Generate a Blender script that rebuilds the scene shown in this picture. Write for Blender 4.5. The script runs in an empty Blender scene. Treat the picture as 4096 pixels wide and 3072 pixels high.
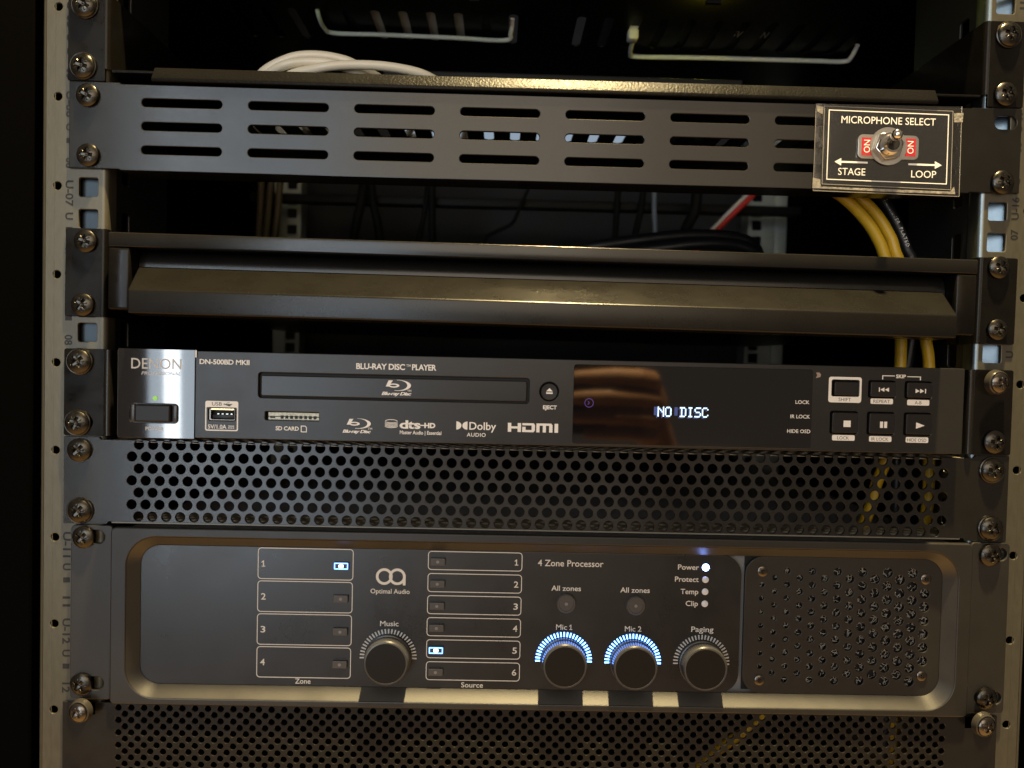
import bpy, bmesh, math, random
from mathutils import Matrix, Vector

random.seed(7)
SC = bpy.context.scene
COL = SC.collection
MM = 0.001

# ---------------------------------------------------------------- camera
cam_data = bpy.data.cameras.new("camera")
cam = bpy.data.objects.new("camera", cam_data)
COL.objects.link(cam)
RIGHT = Vector((0.9996143, -0.0153869, 0.0231189))
FWD = Vector((0.0160157, 0.9994999, -0.0272646))
UP = Vector((-0.0226879, 0.0276244, 0.9993609))
CAM = Vector((-22.045, -389.80, 4.985)) * MM
m3 = Matrix((RIGHT, UP, -FWD)).transposed()
cam.matrix_world = Matrix.Translation(CAM) @ m3.to_4x4()
cam_data.sensor_width = 36.0
cam_data.lens = 3052.9 / 4096 * 36.0
cam_data.clip_start = 0.01
cam_data.clip_end = 50
cam_data.dof.use_dof = True
cam_data.dof.focus_distance = 0.396
cam_data.dof.aperture_fstop = 8.0
SC.camera = cam

# ---------------------------------------------------------------- world: dim warm interior all round
world = bpy.data.worlds.new("World")
SC.world = world
world.use_nodes = True
wn = world.node_tree
bg = wn.nodes["Background"]
tc = wn.nodes.new("ShaderNodeTexCoord")
sx = wn.nodes.new("ShaderNodeSeparateXYZ")
mr = wn.nodes.new("ShaderNodeMapRange")
mr.inputs["From Min"].default_value = -1.0
mr.inputs["From Max"].default_value = 1.0
cr = wn.nodes.new("ShaderNodeValToRGB")
els = cr.color_ramp.elements
els[0].position = 0.12; els[0].color = (1.0, 0.53, 0.17, 1)      # timber floor
els[1].position = 1.0; els[1].color = (0.26, 0.205, 0.145, 1)      # warm ceiling
for p_, c_ in ((0.30, (0.14, 0.102, 0.068, 1)), (0.50, (0.115, 0.092, 0.068, 1)), (0.70, (0.19, 0.152, 0.110, 1))):
    e_ = els.new(p_); e_.color = c_
wn.links.new(tc.outputs["Generated"], sx.inputs[0])
wn.links.new(sx.outputs["Z"], mr.inputs["Value"])
wn.links.new(mr.outputs[0], cr.inputs[0])
wn.links.new(cr.outputs[0], bg.inputs["Color"])
bg.inputs["Strength"].default_value = 1.0

# ---------------------------------------------------------------- lamps
def area(name, loc, target, size, radiance, color):
    d = bpy.data.lights.new(name, 'AREA')
    d.shape = 'RECTANGLE'
    d.size, d.size_y = size
    d.energy = radiance * math.pi * size[0] * size[1]
    d.color = color
    o = bpy.data.objects.new(name, d)
    COL.objects.link(o)
    o.location = loc
    o.rotation_euler = (Vector(target) - Vector(loc)).to_track_quat('-Z', 'Y').to_euler()
    return o
# daylight from a tall glazed door behind and to the left of the photographer
area("glazed_door_daylight", (-1.25, -3.4, 0.25), (-1.0, 0, 0.1), (0.98, 2.6), 3.3, (0.74, 0.87, 1.0))
area("glazed_door_bright_gap", (-1.615, -3.35, 0.25), (-1.3, 0, 0.1), (0.075, 2.6), 9.0, (0.88, 0.95, 1.0))
# lamp-lit upper part of the wall behind the photographer, fading to the right
area("lit_upper_wall", (-0.12, -3.5, 0.98), (-0.12, 0, 0.3), (1.3, 1.68), 2.6, (1.0, 0.86, 0.68))
area("lit_upper_wall_far", (1.04, -3.5, 0.98), (1.0, 0, 0.3), (1.0, 1.68), 1.2, (1.0, 0.80, 0.58))
# added low fill lamp behind the photographer, brightens the perforated panel
area("low_fill", (0.25, -3.5, -0.68), (0.2, 0, -0.1), (2.0, 0.50), 0.65, (1.0, 0.84, 0.66))
# ceiling downlight in front of and above the rack
dl = bpy.data.lights.new("ceiling_downlight", 'AREA')
dl.shape = 'DISK'; dl.size = 0.055
dl.energy = 130.0
dl.color = (1.0, 0.76, 0.37)
dlo = bpy.data.objects.new("ceiling_downlight", dl)
COL.objects.link(dlo)
dlo.location = (0.15, -0.30, 1.75)
dlo.rotation_euler = (Vector((0.03, 0, -0.05)) - Vector(dlo.location)).to_track_quat('-Z', 'Y').to_euler()

SC.view_settings.view_transform = 'Standard'
SC.view_settings.look = 'None'
SC.view_settings.exposure = 0.5
SC.view_settings.gamma = 1.0
SC.cycles.max_bounces = 8
SC.cycles.glossy_bounces = 5
SC.cycles.sample_clamp_indirect = 4.0

# ---------------------------------------------------------------- materials
def mat(name, col, rough=0.5, metal=0.0, spec=0.5, bump=None, bscale=1500, bdist=0.0001, var=0.0, vscale=60,
        rvar=0.0, emit=None, estr=0.0, coat=0.0, stretch=None):
    m = bpy.data.materials.new(name)
    m.use_nodes = True
    nt = m.node_tree
    b = nt.nodes["Principled BSDF"]
    b.inputs["Base Color"].default_value = (*col, 1)
    b.inputs["Roughness"].default_value = rough
    b.inputs["Metallic"].default_value = metal
    b.inputs["Specular IOR Level"].default_value = spec
    if coat:
        b.inputs["Coat Weight"].default_value = coat
        b.inputs["Coat Roughness"].default_value = 0.05
    if emit:
        b.inputs["Emission Color"].default_value = (*emit, 1)
        b.inputs["Emission Strength"].default_value = estr
    geo = nt.nodes.new("ShaderNodeNewGeometry")
    src = geo.outputs["Position"]
    if stretch:
        mp = nt.nodes.new("ShaderNodeMapping")
        mp.inputs["Scale"].default_value = stretch
        nt.links.new(src, mp.inputs[0])
        src = mp.outputs[0]
    if bump:
        n = nt.nodes.new("ShaderNodeTexNoise")
        n.inputs["Scale"].default_value = bscale
        n.inputs["Detail"].default_value = 2
        nt.links.new(src, n.inputs["Vector"])
        bp = nt.nodes.new("ShaderNodeBump")
        bp.inputs["Strength"].default_value = bump
        bp.inputs["Distance"].default_value = bdist
        nt.links.new(n.outputs["Fac"], bp.inputs["Height"])
        nt.links.new(bp.outputs[0], b.inputs["Normal"])
    if var or rvar:
        n2 = nt.nodes.new("ShaderNodeTexNoise")
        n2.inputs["Scale"].default_value = vscale
        n2.inputs["Detail"].default_value = 6
        n2.inputs["Roughness"].default_value = 0.65
        nt.links.new(src, n2.inputs["Vector"])
        if var:
            r = nt.nodes.new("ShaderNodeMapRange")
            r.inputs["From Min"].default_value = 0.25; r.inputs["From Max"].default_value = 0.75
            r.inputs["To Min"].default_value = 1 - var; r.inputs["To Max"].default_value = 1 + var
            nt.links.new(n2.outputs["Fac"], r.inputs[0])
            mxn = nt.nodes.new("ShaderNodeMix"); mxn.data_type = 'RGBA'; mxn.blend_type = 'MULTIPLY'
            mxn.inputs[0].default_value = 1.0
            mxn.inputs[6].default_value = (*col, 1)
            nt.links.new(r.outputs[0], mxn.inputs[7])
            nt.links.new(mxn.outputs[2], b.inputs["Base Color"])
        if rvar:
            r2 = nt.nodes.new("ShaderNodeMapRange")
            r2.inputs["From Min"].default_value = 0.3; r2.inputs["From Max"].default_value = 0.7
            r2.inputs["To Min"].default_value = max(0.02, rough - rvar); r2.inputs["To Max"].default_value = rough + rvar
            nt.links.new(n2.outputs["Fac"], r2.inputs[0])
            nt.links.new(r2.outputs[0], b.inputs["Roughness"])
    return m

PANEL = mat("satin_black_steel", (0.0078, 0.0072, 0.0062), 0.21, spec=0.37, bump=0.10, bscale=1800, rvar=0.03, var=0.10, vscale=45)
HANDLE = mat("matt_black_handle", (0.0058, 0.0053, 0.0045), 0.28, spec=0.30, bump=0.10, bscale=1800, rvar=0.03, var=0.10, vscale=45)
PANEL2 = mat("satin_black_sheet", (0.0085, 0.0079, 0.0071), 0.23, spec=0.47, bump=0.12, bscale=2400, rvar=0.03, var=0.10, vscale=70)
POWDER = mat("black_powder_coat", (0.0045, 0.0043, 0.0041), 0.33, spec=0.075, bump=0.7, bscale=850, bdist=0.00022, rvar=0.04, vscale=80)
OAFRAME = mat("fine_black_powder_coat", (0.010, 0.0090, 0.0076), 0.41, spec=0.52, bump=0.30, bscale=2600, bdist=0.00003, rvar=0.04, vscale=50)
OABEV = mat("fine_black_powder_coat_bevel", (0.010, 0.0090, 0.0076), 0.41, spec=0.88, bump=0.40, bscale=2000, bdist=0.00004, rvar=0.04, vscale=50)
OAFACE = mat("printed_black_overlay", (0.0075, 0.0072, 0.0072), 0.30, spec=0.62, bump=0.3, bscale=2200, bdist=0.00004, rvar=0.05, vscale=35, var=0.1)
DENON = mat("charcoal_moulded_front", (0.014, 0.0132, 0.0125), 0.32, spec=0.38, bump=0.08, bscale=2500, rvar=0.03, vscale=60)
TRAY = mat("charcoal_tray_door", (0.013, 0.013, 0.0135), 0.27, spec=0.4, bump=0.06, bscale=2500)
EARBLK = mat("black_steel_ear", (0.005, 0.0045, 0.004), 0.19, spec=0.14, bump=0.06, bscale=1800, rvar=0.06, vscale=90, var=0.2)
GLOSS = mat("gloss_black_acrylic", (0.004, 0.004, 0.005), 0.045, spec=1.0)
FILMBLK = mat("film_covered_black", (0.006, 0.006, 0.008), 0.03, spec=0.85, coat=0.5, bump=0.004, bscale=120, bdist=0.0003)
FLANGE = mat("stripe_lightened_flange", (0.20, 0.175, 0.13), 0.35)  # tan lightens the black flange so light through the holes shows as stripes
LID = mat("grey_steel_lid", (0.16, 0.16, 0.16), 0.45)
BLACK = mat("matt_black", (0.006, 0.006, 0.006), 0.6, spec=0.3)
VOID = mat("cabinet_black", (0.0006, 0.0006, 0.0006), 0.9, spec=0.02)
CHASSIS = mat("black_chassis", (0.012, 0.012, 0.012), 0.35, bump=0.1, bscale=1500)
BACKGREY = mat("grey_back_panel", (0.045, 0.045, 0.05), 0.8, spec=0.2)
ZINC = mat("zinc_plated_steel", (0.082, 0.076, 0.057), 0.33, metal=0.45, bump=0.2, bscale=900, bdist=0.00008, var=0.10, vscale=420, rvar=0.05, stretch=(1.0, 1.0, 0.3))
ZINCB = mat("daylit_zinc", (0.19, 0.235, 0.265), 0.36, metal=1.0, var=0.15, vscale=60)  # zinc copy with the window's pale blue light put into its colour
ZINCD = mat("shaded_zinc", (0.030, 0.037, 0.043), 0.36, metal=1.0, var=0.15, vscale=60)  # darker copy of that zinc, shade put into its colour
ZINCR = mat("dull_rear_zinc", (0.42, 0.45, 0.42), 0.5, metal=0.35, var=0.15, vscale=60)
SCREW = mat("nickel_screw", (0.056, 0.052, 0.045), 0.27, metal=1.0, bump=0.10, bscale=1400, bdist=0.0001, var=0.25, vscale=300, rvar=0.10)
SCREWD = mat("black_oxide_screw", (0.12, 0.105, 0.09), 0.22, metal=1.0, var=0.2, vscale=300)
CUP = mat("dark_cup_washer", (0.035, 0.032, 0.028), 0.22, metal=0.2)
CHROME = mat("chrome", (0.62, 0.60, 0.57), 0.09, metal=1.0)
CHROMEM = mat("satin_nickel", (0.46, 0.45, 0.42), 0.28, metal=1.0, var=0.1, vscale=200)
WHITE = mat("white_print", (0.78, 0.76, 0.72), 0.5)
OFFW = mat("warm_white_print", (0.62, 0.59, 0.54), 0.5)
STATW = mat("white_led_lens", (0.60, 0.61, 0.66), 0.35)
RINGP = mat("unlit_light_bar", (0.46, 0.46, 0.46), 0.4)
GREYP = mat("silver_print", (0.50, 0.48, 0.45), 0.45)
SILVER = mat("silver_foil_logo", (0.72, 0.70, 0.67), 0.30, metal=0.55)
INK = mat("black_ink", (0.010, 0.010, 0.010), 0.5, spec=0.3)
DGREYP = mat("dark_grey_print", (0.07, 0.07, 0.07), 0.5)
RED = mat("red_enamel", (0.40, 0.010, 0.020), 0.4)
CARD = mat("black_printed_card", (0.018, 0.016, 0.015), 0.55, var=0.5, vscale=900)
CARDEDGE = mat("card_edge", (0.20, 0.185, 0.155), 0.7)
RUBBER = mat("grey_rubber_button", (0.050, 0.046, 0.042), 0.45)
RUBTIP = mat("grey_light_pipe", (0.16, 0.155, 0.15), 0.4)
KNOB = mat("black_knob_face", (0.0055, 0.0052, 0.005), 0.36, spec=0.2, bump=0.05, bscale=2500)
KNOBSIDE = mat("black_knob_side", (0.035, 0.035, 0.037), 0.28)
BTN = mat("black_moulded_button", (0.009, 0.0085, 0.0085), 0.40, spec=0.3)
YEL = mat("yellow_cable_jacket", (0.60, 0.37, 0.02), 0.38, var=0.12, vscale=120)
WCAB = mat("cream_cable_jacket", (0.80, 0.72, 0.56), 0.35)
RCAB = mat("dull_black_cable_jacket", (0.006, 0.006, 0.006), 0.7, spec=0.2)
BCAB = mat("black_cable_jacket", (0.012, 0.012, 0.013), 0.35)
GCAB = mat("pale_grey_cable", (0.80, 0.78, 0.76), 0.4)
TANC = mat("tan_cable_jacket", (0.13, 0.095, 0.055), 0.5)
REDC = mat("red_cable_jacket", (0.65, 0.03, 0.025), 0.45)
LTBLUE = mat("pale_blue_cable", (0.22, 0.26, 0.33), 0.5)
SDPLATE = mat("card_slot_plate", (0.30, 0.27, 0.20), 0.4, metal=0.7, var=0.5, vscale=700)
GOLD = mat("gold_reflection", (0.80, 0.55, 0.25), 0.25, metal=1.0)
FOAM = mat("grey_filter_foam", (0.34, 0.30, 0.24), 0.55)
PAPER = mat("white_label_paper", (0.70, 0.64, 0.55), 0.7)
SKIN = mat("skin", (0.52, 0.28, 0.17), 0.5, var=0.12, vscale=60)
SLEEVE = mat("dark_sleeve", (0.03, 0.03, 0.035), 0.8)
PHONE = mat("dark_phone_glass", (0.02, 0.02, 0.022), 0.15)
def emis(name, col, s):
    return mat(name, (0.02, 0.02, 0.02), 0.4, emit=col, estr=s)
LEDB = emis("blue_white_led", (0.115, 0.31, 1.0), 6.5)
LEDW = emis("white_led", (0.62, 0.76, 1.0), 4.0)
LEDP = emis("power_led", (0.22, 0.36, 1.0), 26.0)
LEDRIM = emis("blue_led_rim", (0.16, 0.36, 1.0), 1.7)
LEDG = emis("green_led", (0.40, 0.85, 0.08), 0.5)
VFD = emis("vfd_pixels", (0.55, 0.80, 1.0), 1.8)
VFDG = emis("vfd_ghost_pixels", (0.08, 0.14, 0.55), 0.26)
IRGLOW = emis("infrared_glow", (0.17, 0.03, 0.55), 0.22)
LEDGREEN = emis("green_port_led", (0.15, 1.0, 0.04), 28.0)
LEDYEL = emis("yellow_port_led", (0.9, 0.80, 0.02), 380.0)
GLOWBLUE = emis("added_pale_blue_glow", (0.52, 0.66, 0.82), 0.36)

def film(name, rough, tint, fac):
    m = bpy.data.materials.new(name)
    m.use_nodes = True
    nt = m.node_tree
    nt.nodes.remove(nt.nodes["Principled BSDF"])
    out = nt.nodes["Material Output"]
    t = nt.nodes.new("ShaderNodeBsdfTransparent"); t.inputs[0].default_value = (*tint, 1)
    g = nt.nodes.new("ShaderNodeBsdfGlossy"); g.inputs["Roughness"].default_value = rough
    g.inputs["Color"].default_value = (1, 1, 1, 1)
    geo = nt.nodes.new("ShaderNodeNewGeometry")
    n = nt.nodes.new("ShaderNodeTexNoise"); n.inputs["Scale"].default_value = 55
    n.inputs["Detail"].default_value = 3
    bp = nt.nodes.new("ShaderNodeBump"); bp.inputs["Strength"].default_value = 0.2; bp.inputs["Distance"].default_value = 0.0006
    nt.links.new(geo.outputs["Position"], n.inputs["Vector"])
    nt.links.new(n.outputs["Fac"], bp.inputs["Height"])
    nt.links.new(bp.outputs[0], g.inputs["Normal"])
    fr = nt.nodes.new("ShaderNodeFresnel"); fr.inputs["IOR"].default_value = fac
    mx_ = nt.nodes.new("ShaderNodeMixShader")
    nt.links.new(fr.outputs[0], mx_.inputs[0])
    nt.links.new(t.outputs[0], mx_.inputs[1]); nt.links.new(g.outputs[0], mx_.inputs[2])
    nt.links.new(mx_.outputs[0], out.inputs["Surface"])
    return m
TAPE = film("clear_tape", 0.08, (0.93, 0.92, 0.89), 1.6)
TAPEW = mat("creased_tape_edge", (0.24, 0.22, 0.18), 0.35, bump=0.8, bscale=700, bdist=0.0005, var=0.6, vscale=500)

# ---------------------------------------------------------------- object helpers (all lengths in mm)
LOC = {}
def thing(name, label, cat, loc, group=None):
    o = bpy.data.objects.new(name, None)
    COL.objects.link(o)
    o.empty_display_size = 0.01
    o.location = Vector(loc) * MM
    o["label"] = label; o["category"] = cat
    if group: o["group"] = group
    LOC[o.name] = Vector(loc) * MM
    return o

def tag(o, label, cat, group=None):
    o["label"] = label; o["category"] = cat
    if group: o["group"] = group
    return o

def struct(o):
    o["kind"] = "structure"
    return o

def finish(name, me, material, parent, smooth=True, ang=32, flat=None):
    me.materials.clear()
    me.materials.append(material)
    if smooth:
        if flat == "axis":
            fl = [max(abs(c) for c in p.normal) < 0.9995 for p in me.polygons]
        elif flat == "area":
            fl = [p.area < 2.0e-5 for p in me.polygons]
        else:
            fl = [True] * len(me.polygons)
        me.polygons.foreach_set("use_smooth", fl)
        me.set_sharp_from_angle(angle=math.radians(ang))
    me.update()
    o = bpy.data.objects.new(name, me)
    COL.objects.link(o)
    if parent is not None:
        o.parent = parent
        if parent.name in LOC:
            o.matrix_parent_inverse = Matrix.Translation(-LOC[parent.name])
    return o

def raw(name, verts, faces, material, parent=None, smooth=True, ang=32):
    me = bpy.data.meshes.new(name)
    me.from_pydata([(x * MM, y * MM, z * MM) for x, y, z in verts], [], faces)
    bm = bmesh.new(); bm.from_mesh(me)
    bmesh.ops.recalc_face_normals(bm, faces=bm.faces)
    bm.to_mesh(me); bm.free()
    return finish(name, me, material, parent, smooth, ang)

def rrect(x0, x1, z0, z1, r=0.0, n=5):
    r = min(r, (x1 - x0) / 2, (z1 - z0) / 2)
    if r <= 0:
        return [(x0, z0), (x1, z0), (x1, z1), (x0, z1)]
    pts = []
    for cx, cz, a0 in ((x1 - r, z0 + r, -90), (x1 - r, z1 - r, 0), (x0 + r, z1 - r, 90), (x0 + r, z0 + r, 180)):
        for k in range(n + 1):
            a = math.radians(a0 + 90 * k / n)
            pts.append((cx + r * math.cos(a), cz + r * math.sin(a)))
    return pts

def circ(cx, cz, r, n=20, a0=0.0):
    return [(cx + r * math.cos(a0 + 2 * math.pi * k / n), cz + r * math.sin(a0 + 2 * math.pi * k / n)) for k in range(n)]

def plate_mesh(polys, thick, bev=0.0, bres=1):
    """filled outlines (even-odd), thickness along local z, returned as a mesh in metres"""
    cu = bpy.data.curves.new("c", 'CURVE')
    cu.dimensions = '2D'
    cu.fill_mode = 'BOTH'
    bev = min(bev, thick / 2 * 0.98)
    cu.extrude = (thick / 2 - bev)
    cu.bevel_depth = bev
    cu.bevel_resolution = bres
    cu.offset = -bev
    for p in polys:
        s = cu.splines.new('POLY')
        s.points.add(len(p) - 1)
        co = []
        for x, z in p:
            co += [x, z, 0, 1]
        s.points.foreach_set("co", co)
        s.use_cyclic_u = True
    ob = bpy.data.objects.new("c", cu)
    me = bpy.data.meshes.new_from_object(ob)
    bpy.data.objects.remove(ob); bpy.data.curves.remove(cu)
    return me

R90 = Matrix(((1, 0, 0, 0), (0, 0, -1, 0), (0, 1, 0, 0), (0, 0, 0, 1)))
def plate(name, polys, yf, yb, material, parent=None, bev=0.0, smooth=True, ang=40, bres=1):
    """front at y=yf (towards the camera), back at y=yb"""
    me = plate_mesh(polys, yb - yf, bev, bres)
    me.transform(Matrix.Scale(MM, 4) @ Matrix.Translation((0, (yf + yb) / 2, 0)) @ R90)
    return finish(name, me, material, parent, smooth, ang, "axis")

def plate_h(name, polys, z0, z1, material, parent=None, bev=0.0):
    """horizontal plate: outlines in (x, y), between z0 and z1"""
    me = plate_mesh(polys, z1 - z0, bev)
    me.transform(Matrix.Scale(MM, 4) @ Matrix.Translation((0, 0, (z0 + z1) / 2)))
    return finish(name, me, material, parent, True, 40, "axis")

def plate_s(name, polys, x0, x1, material, parent=None, bev=0.0):
    """upright plate facing sideways: outlines in (y, z), between x0 and x1"""
    me = plate_mesh(polys, x1 - x0, bev)
    R = Matrix(((0, 0, 1, 0), (1, 0, 0, 0), (0, 1, 0, 0), (0, 0, 0, 1)))
    me.transform(Matrix.Scale(MM, 4) @ Matrix.Translation(((x0 + x1) / 2, 0, 0)) @ R)
    return finish(name, me, material, parent, True, 40, "axis")

def box(name, x0, x1, y0, y1, z0, z1, material, parent=None, bev=0.0, seg=2):
    bm = bmesh.new()
    bmesh.ops.create_cube(bm, size=1.0)
    for v in bm.verts:
        v.co = Vector(((x0 + x1) / 2 + v.co.x * (x1 - x0), (y0 + y1) / 2 + v.co.y * (y1 - y0), (z0 + z1) / 2 + v.co.z * (z1 - z0)))
    if bev > 0:
        bmesh.ops.bevel(bm, geom=bm.edges[:], offset=bev, segments=seg, affect='EDGES', profile=0.5)
    bmesh.ops.scale(bm, vec=(MM, MM, MM), verts=bm.verts)
    me = bpy.data.meshes.new(name); bm.to_mesh(me); bm.free()
    return finish(name, me, material, parent, bev > 0, 50, "axis")

def prism_x(name, prof, x0, x1, material, parent=None, bev=0.0, seg=3):
    """(y, z) profile swept along x"""
    bm = bmesh.new()
    a = [bm.verts.new((x0, y, z)) for y, z in prof]
    b = [bm.verts.new((x1, y, z)) for y, z in prof]
    n = len(prof)
    bm.faces.new(a); bm.faces.new(b[::-1])
    for i in range(n):
        bm.faces.new((a[i], b[i], b[(i + 1) % n], a[(i + 1) % n]))
    bmesh.ops.recalc_face_normals(bm, faces=bm.faces)
    if bev > 0:
        bmesh.ops.bevel(bm, geom=bm.edges[:], offset=bev, segments=seg, affect='EDGES', profile=0.5)
    bmesh.ops.scale(bm, vec=(MM, MM, MM), verts=bm.verts)
    me = bpy.data.meshes.new(name); bm.to_mesh(me); bm.free()
    return finish(name, me, material, parent, True, 55, "area")

def lathe(name, prof, cx, cz, material, parent=None, n=40, ang=32, flute=0, famp=0.0, frange=(0, 0)):
    """(r, y) profile turned about the y axis through (cx, cz)"""
    vs, fs = [], []
    for r, y in prof:
        for k in range(n):
            a = 2 * math.pi * k / n
            rr = r
            if flute and frange[0] <= y <= frange[1]:
                rr = r - famp * (0.5 + 0.5 * math.cos(flute * a))
            vs.append((cx + rr * math.cos(a), y, cz + rr * math.sin(a)))
    for i in range(len(prof) - 1):
        for k in range(n):
            fs.append((i * n + k, i * n + (k + 1) % n, (i + 1) * n + (k + 1) % n, (i + 1) * n + k))
    fs.append(tuple(range(n)))
    fs.append(tuple((len(prof) - 1) * n + k for k in range(n)))
    return raw(name, vs, fs, material, parent, True, ang)

def spline(pts, sub=8):
    P = [Vector(p) for p in pts]
    P = [2 * P[0] - P[1]] + P + [2 * P[-1] - P[-2]]
    out = []
    for i in range(1, len(P) - 2):
        p0, p1, p2, p3 = P[i - 1:i + 3]
        for k in range(sub):
            t = k / sub
            out.append(0.5 * ((2 * p1) + (p2 - p0) * t + (2 * p0 - 5 * p1 + 4 * p2 - p3) * t * t + (-p0 + 3 * p1 - 3 * p2 + p3) * t ** 3))
    out.append(P[-2])
    return out

def tube(name, pts, r, material, parent=None, n=12, sub=8):
    path = spline(pts, sub) if sub > 1 else [Vector(p) for p in pts]
    vs, fs = [], []
    t0 = (path[1] - path[0]).normalized()
    nrm = t0.orthogonal().normalized()
    for i, p in enumerate(path):
        t = (path[min(i + 1, len(path) - 1)] - path[max(i - 1, 0)]).normalized()
        nrm = (nrm - t * nrm.dot(t)).normalized()
        bn = t.cross(nrm)
        for k in range(n):
            a = 2 * math.pi * k / n
            vs.append(tuple(p + (nrm * math.cos(a) + bn * math.sin(a)) * r))
    for i in range(len(path) - 1):
        for k in range(n):
            fs.append((i * n + k, i * n + (k + 1) % n, (i + 1) * n + (k + 1) % n, (i + 1) * n + k))
    fs.append(tuple(range(n)))
    fs.append(tuple((len(path) - 1) * n + k for k in range(n)))
    return raw(name, vs, fs, material, parent, True, 60)

CAPH = None
def text_mesh(s, bold=0.0, shear=0.0, spacing=1.0):
    global CAPH
    cu = bpy.data.curves.new("t", 'FONT')
    cu.body = s
    cu.offset = bold
    cu.shear = shear
    cu.space_character = spacing
    cu.resolution_u = 3
    ob = bpy.data.objects.new("t", cu)
    me = bpy.data.meshes.new_from_object(ob)
    bpy.data.objects.remove(ob); bpy.data.curves.remove(cu)
    return me
_h = text_mesh("H")
CAPH = max(v.co.y for v in _h.vertices)

def text(s, x0, x1, zbase, cap, y, material, parent, bold=0.012, shear=0.0, spacing=1.0, rot=0, name="lettering"):
    """flat print, left edge x0, right edge x1, baseline zbase, capital height cap. rot: quarter turns, then x0/x1 run along the baseline"""
    me = text_mesh(s, bold, shear, spacing)
    xs = [v.co.x for v in me.vertices]
    a, b = min(xs), max(xs)
    ks = (x1 - x0) / (b - a)
    kz = cap / CAPH
    for v in me.vertices:
        u, w = x0 + (v.co.x - a) * ks, zbase + v.co.y * kz
        v.co = Vector((u * MM, y * MM, w * MM))
    return finish(name, me, material, parent, False)

def digit_one(xc, zb, h, y, material, parent):
    k = h / 3.2
    o = [(-0.25, 0.4), (-0.25, 2.45), (-0.85, 1.95), (-1.1, 2.3), (-0.15, 3.2), (0.25, 3.2), (0.25, 0.4), (0.95, 0.4), (0.95, 0), (-0.95, 0), (-0.95, 0.4)]
    return decal("lettering", [[(xc + x * k, zb + z * k) for x, z in o]], y + 0.05, material, parent, 0.05)

def text_rot(s, xc, zc, length, cap, y, material, parent, ccw=True, bold=0.01, name="lettering"):
    """print turned a quarter: reads upwards (ccw) or downwards"""
    me = text_mesh(s, bold)
    xs = [v.co.x for v in me.vertices]
    a, b = min(xs), max(xs)
    ks, kz = length / (b - a), cap / CAPH
    for v in me.vertices:
        u, w = (v.co.x - (a + b) / 2) * ks, v.co.y * kz - cap / 2
        v.co = Vector(((xc - w) * MM, y * MM, (zc + u) * MM)) if ccw else Vector(((xc + w) * MM, y * MM, (zc - u) * MM))
    return finish(name, me, material, parent, False)

def decal(name, polys, y, material, parent, t=0.08):
    return plate(name, polys, y - t, y, material, parent, 0, False)

# ================================================================ SETTING: the cabinet
struct(box("cabinet_side", -900, -262, 4, 460, -900, 700, VOID))
struct(box("cabinet_side", 262, 900, 4, 460, -900, 700, VOID))
struct(box("cabinet_back", -261.9, 261.9, 455, 460, -900, 700, BACKGREY))
struct(box("cabinet_top", -261.9, 261.9, 30, 454.9, 400, 405, VOID))
struct(box("cabinet_floor", -261.9, 261.9, 5, 454.9, -281, -276, VOID))

# slotted black uprights just behind the front rails
for s in (-1, 1):
    holes = []
    for k in range(-6, 9):
        zc = 37.5 + 44.45 * k / 2 * 1.0 if False else 15.3 + 28.6 * k
        holes.append(rrect(16, 24, zc - 7, zc + 7, 1.5))
    o = plate_s("rack_upright", [rrect(9, 70, -300, 300)] + holes, -0.75 + s * 223, 0.75 + s * 223, CHASSIS, None, 0.3)
    tag(o, "black slotted upright behind the %s zinc rail" % ("left" if s < 0 else "right"), "upright", "black uprights")

# ================================================================ RAILS
U0 = 21.9
def hole_rows(lo, hi):
    r = []
    for k in range(-6, 7):
        b = U0 + 44.45 * k
        for d in (6.35, 22.225, 38.1):
            if lo < b - d < hi: r.append(b - d)
    return r

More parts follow.
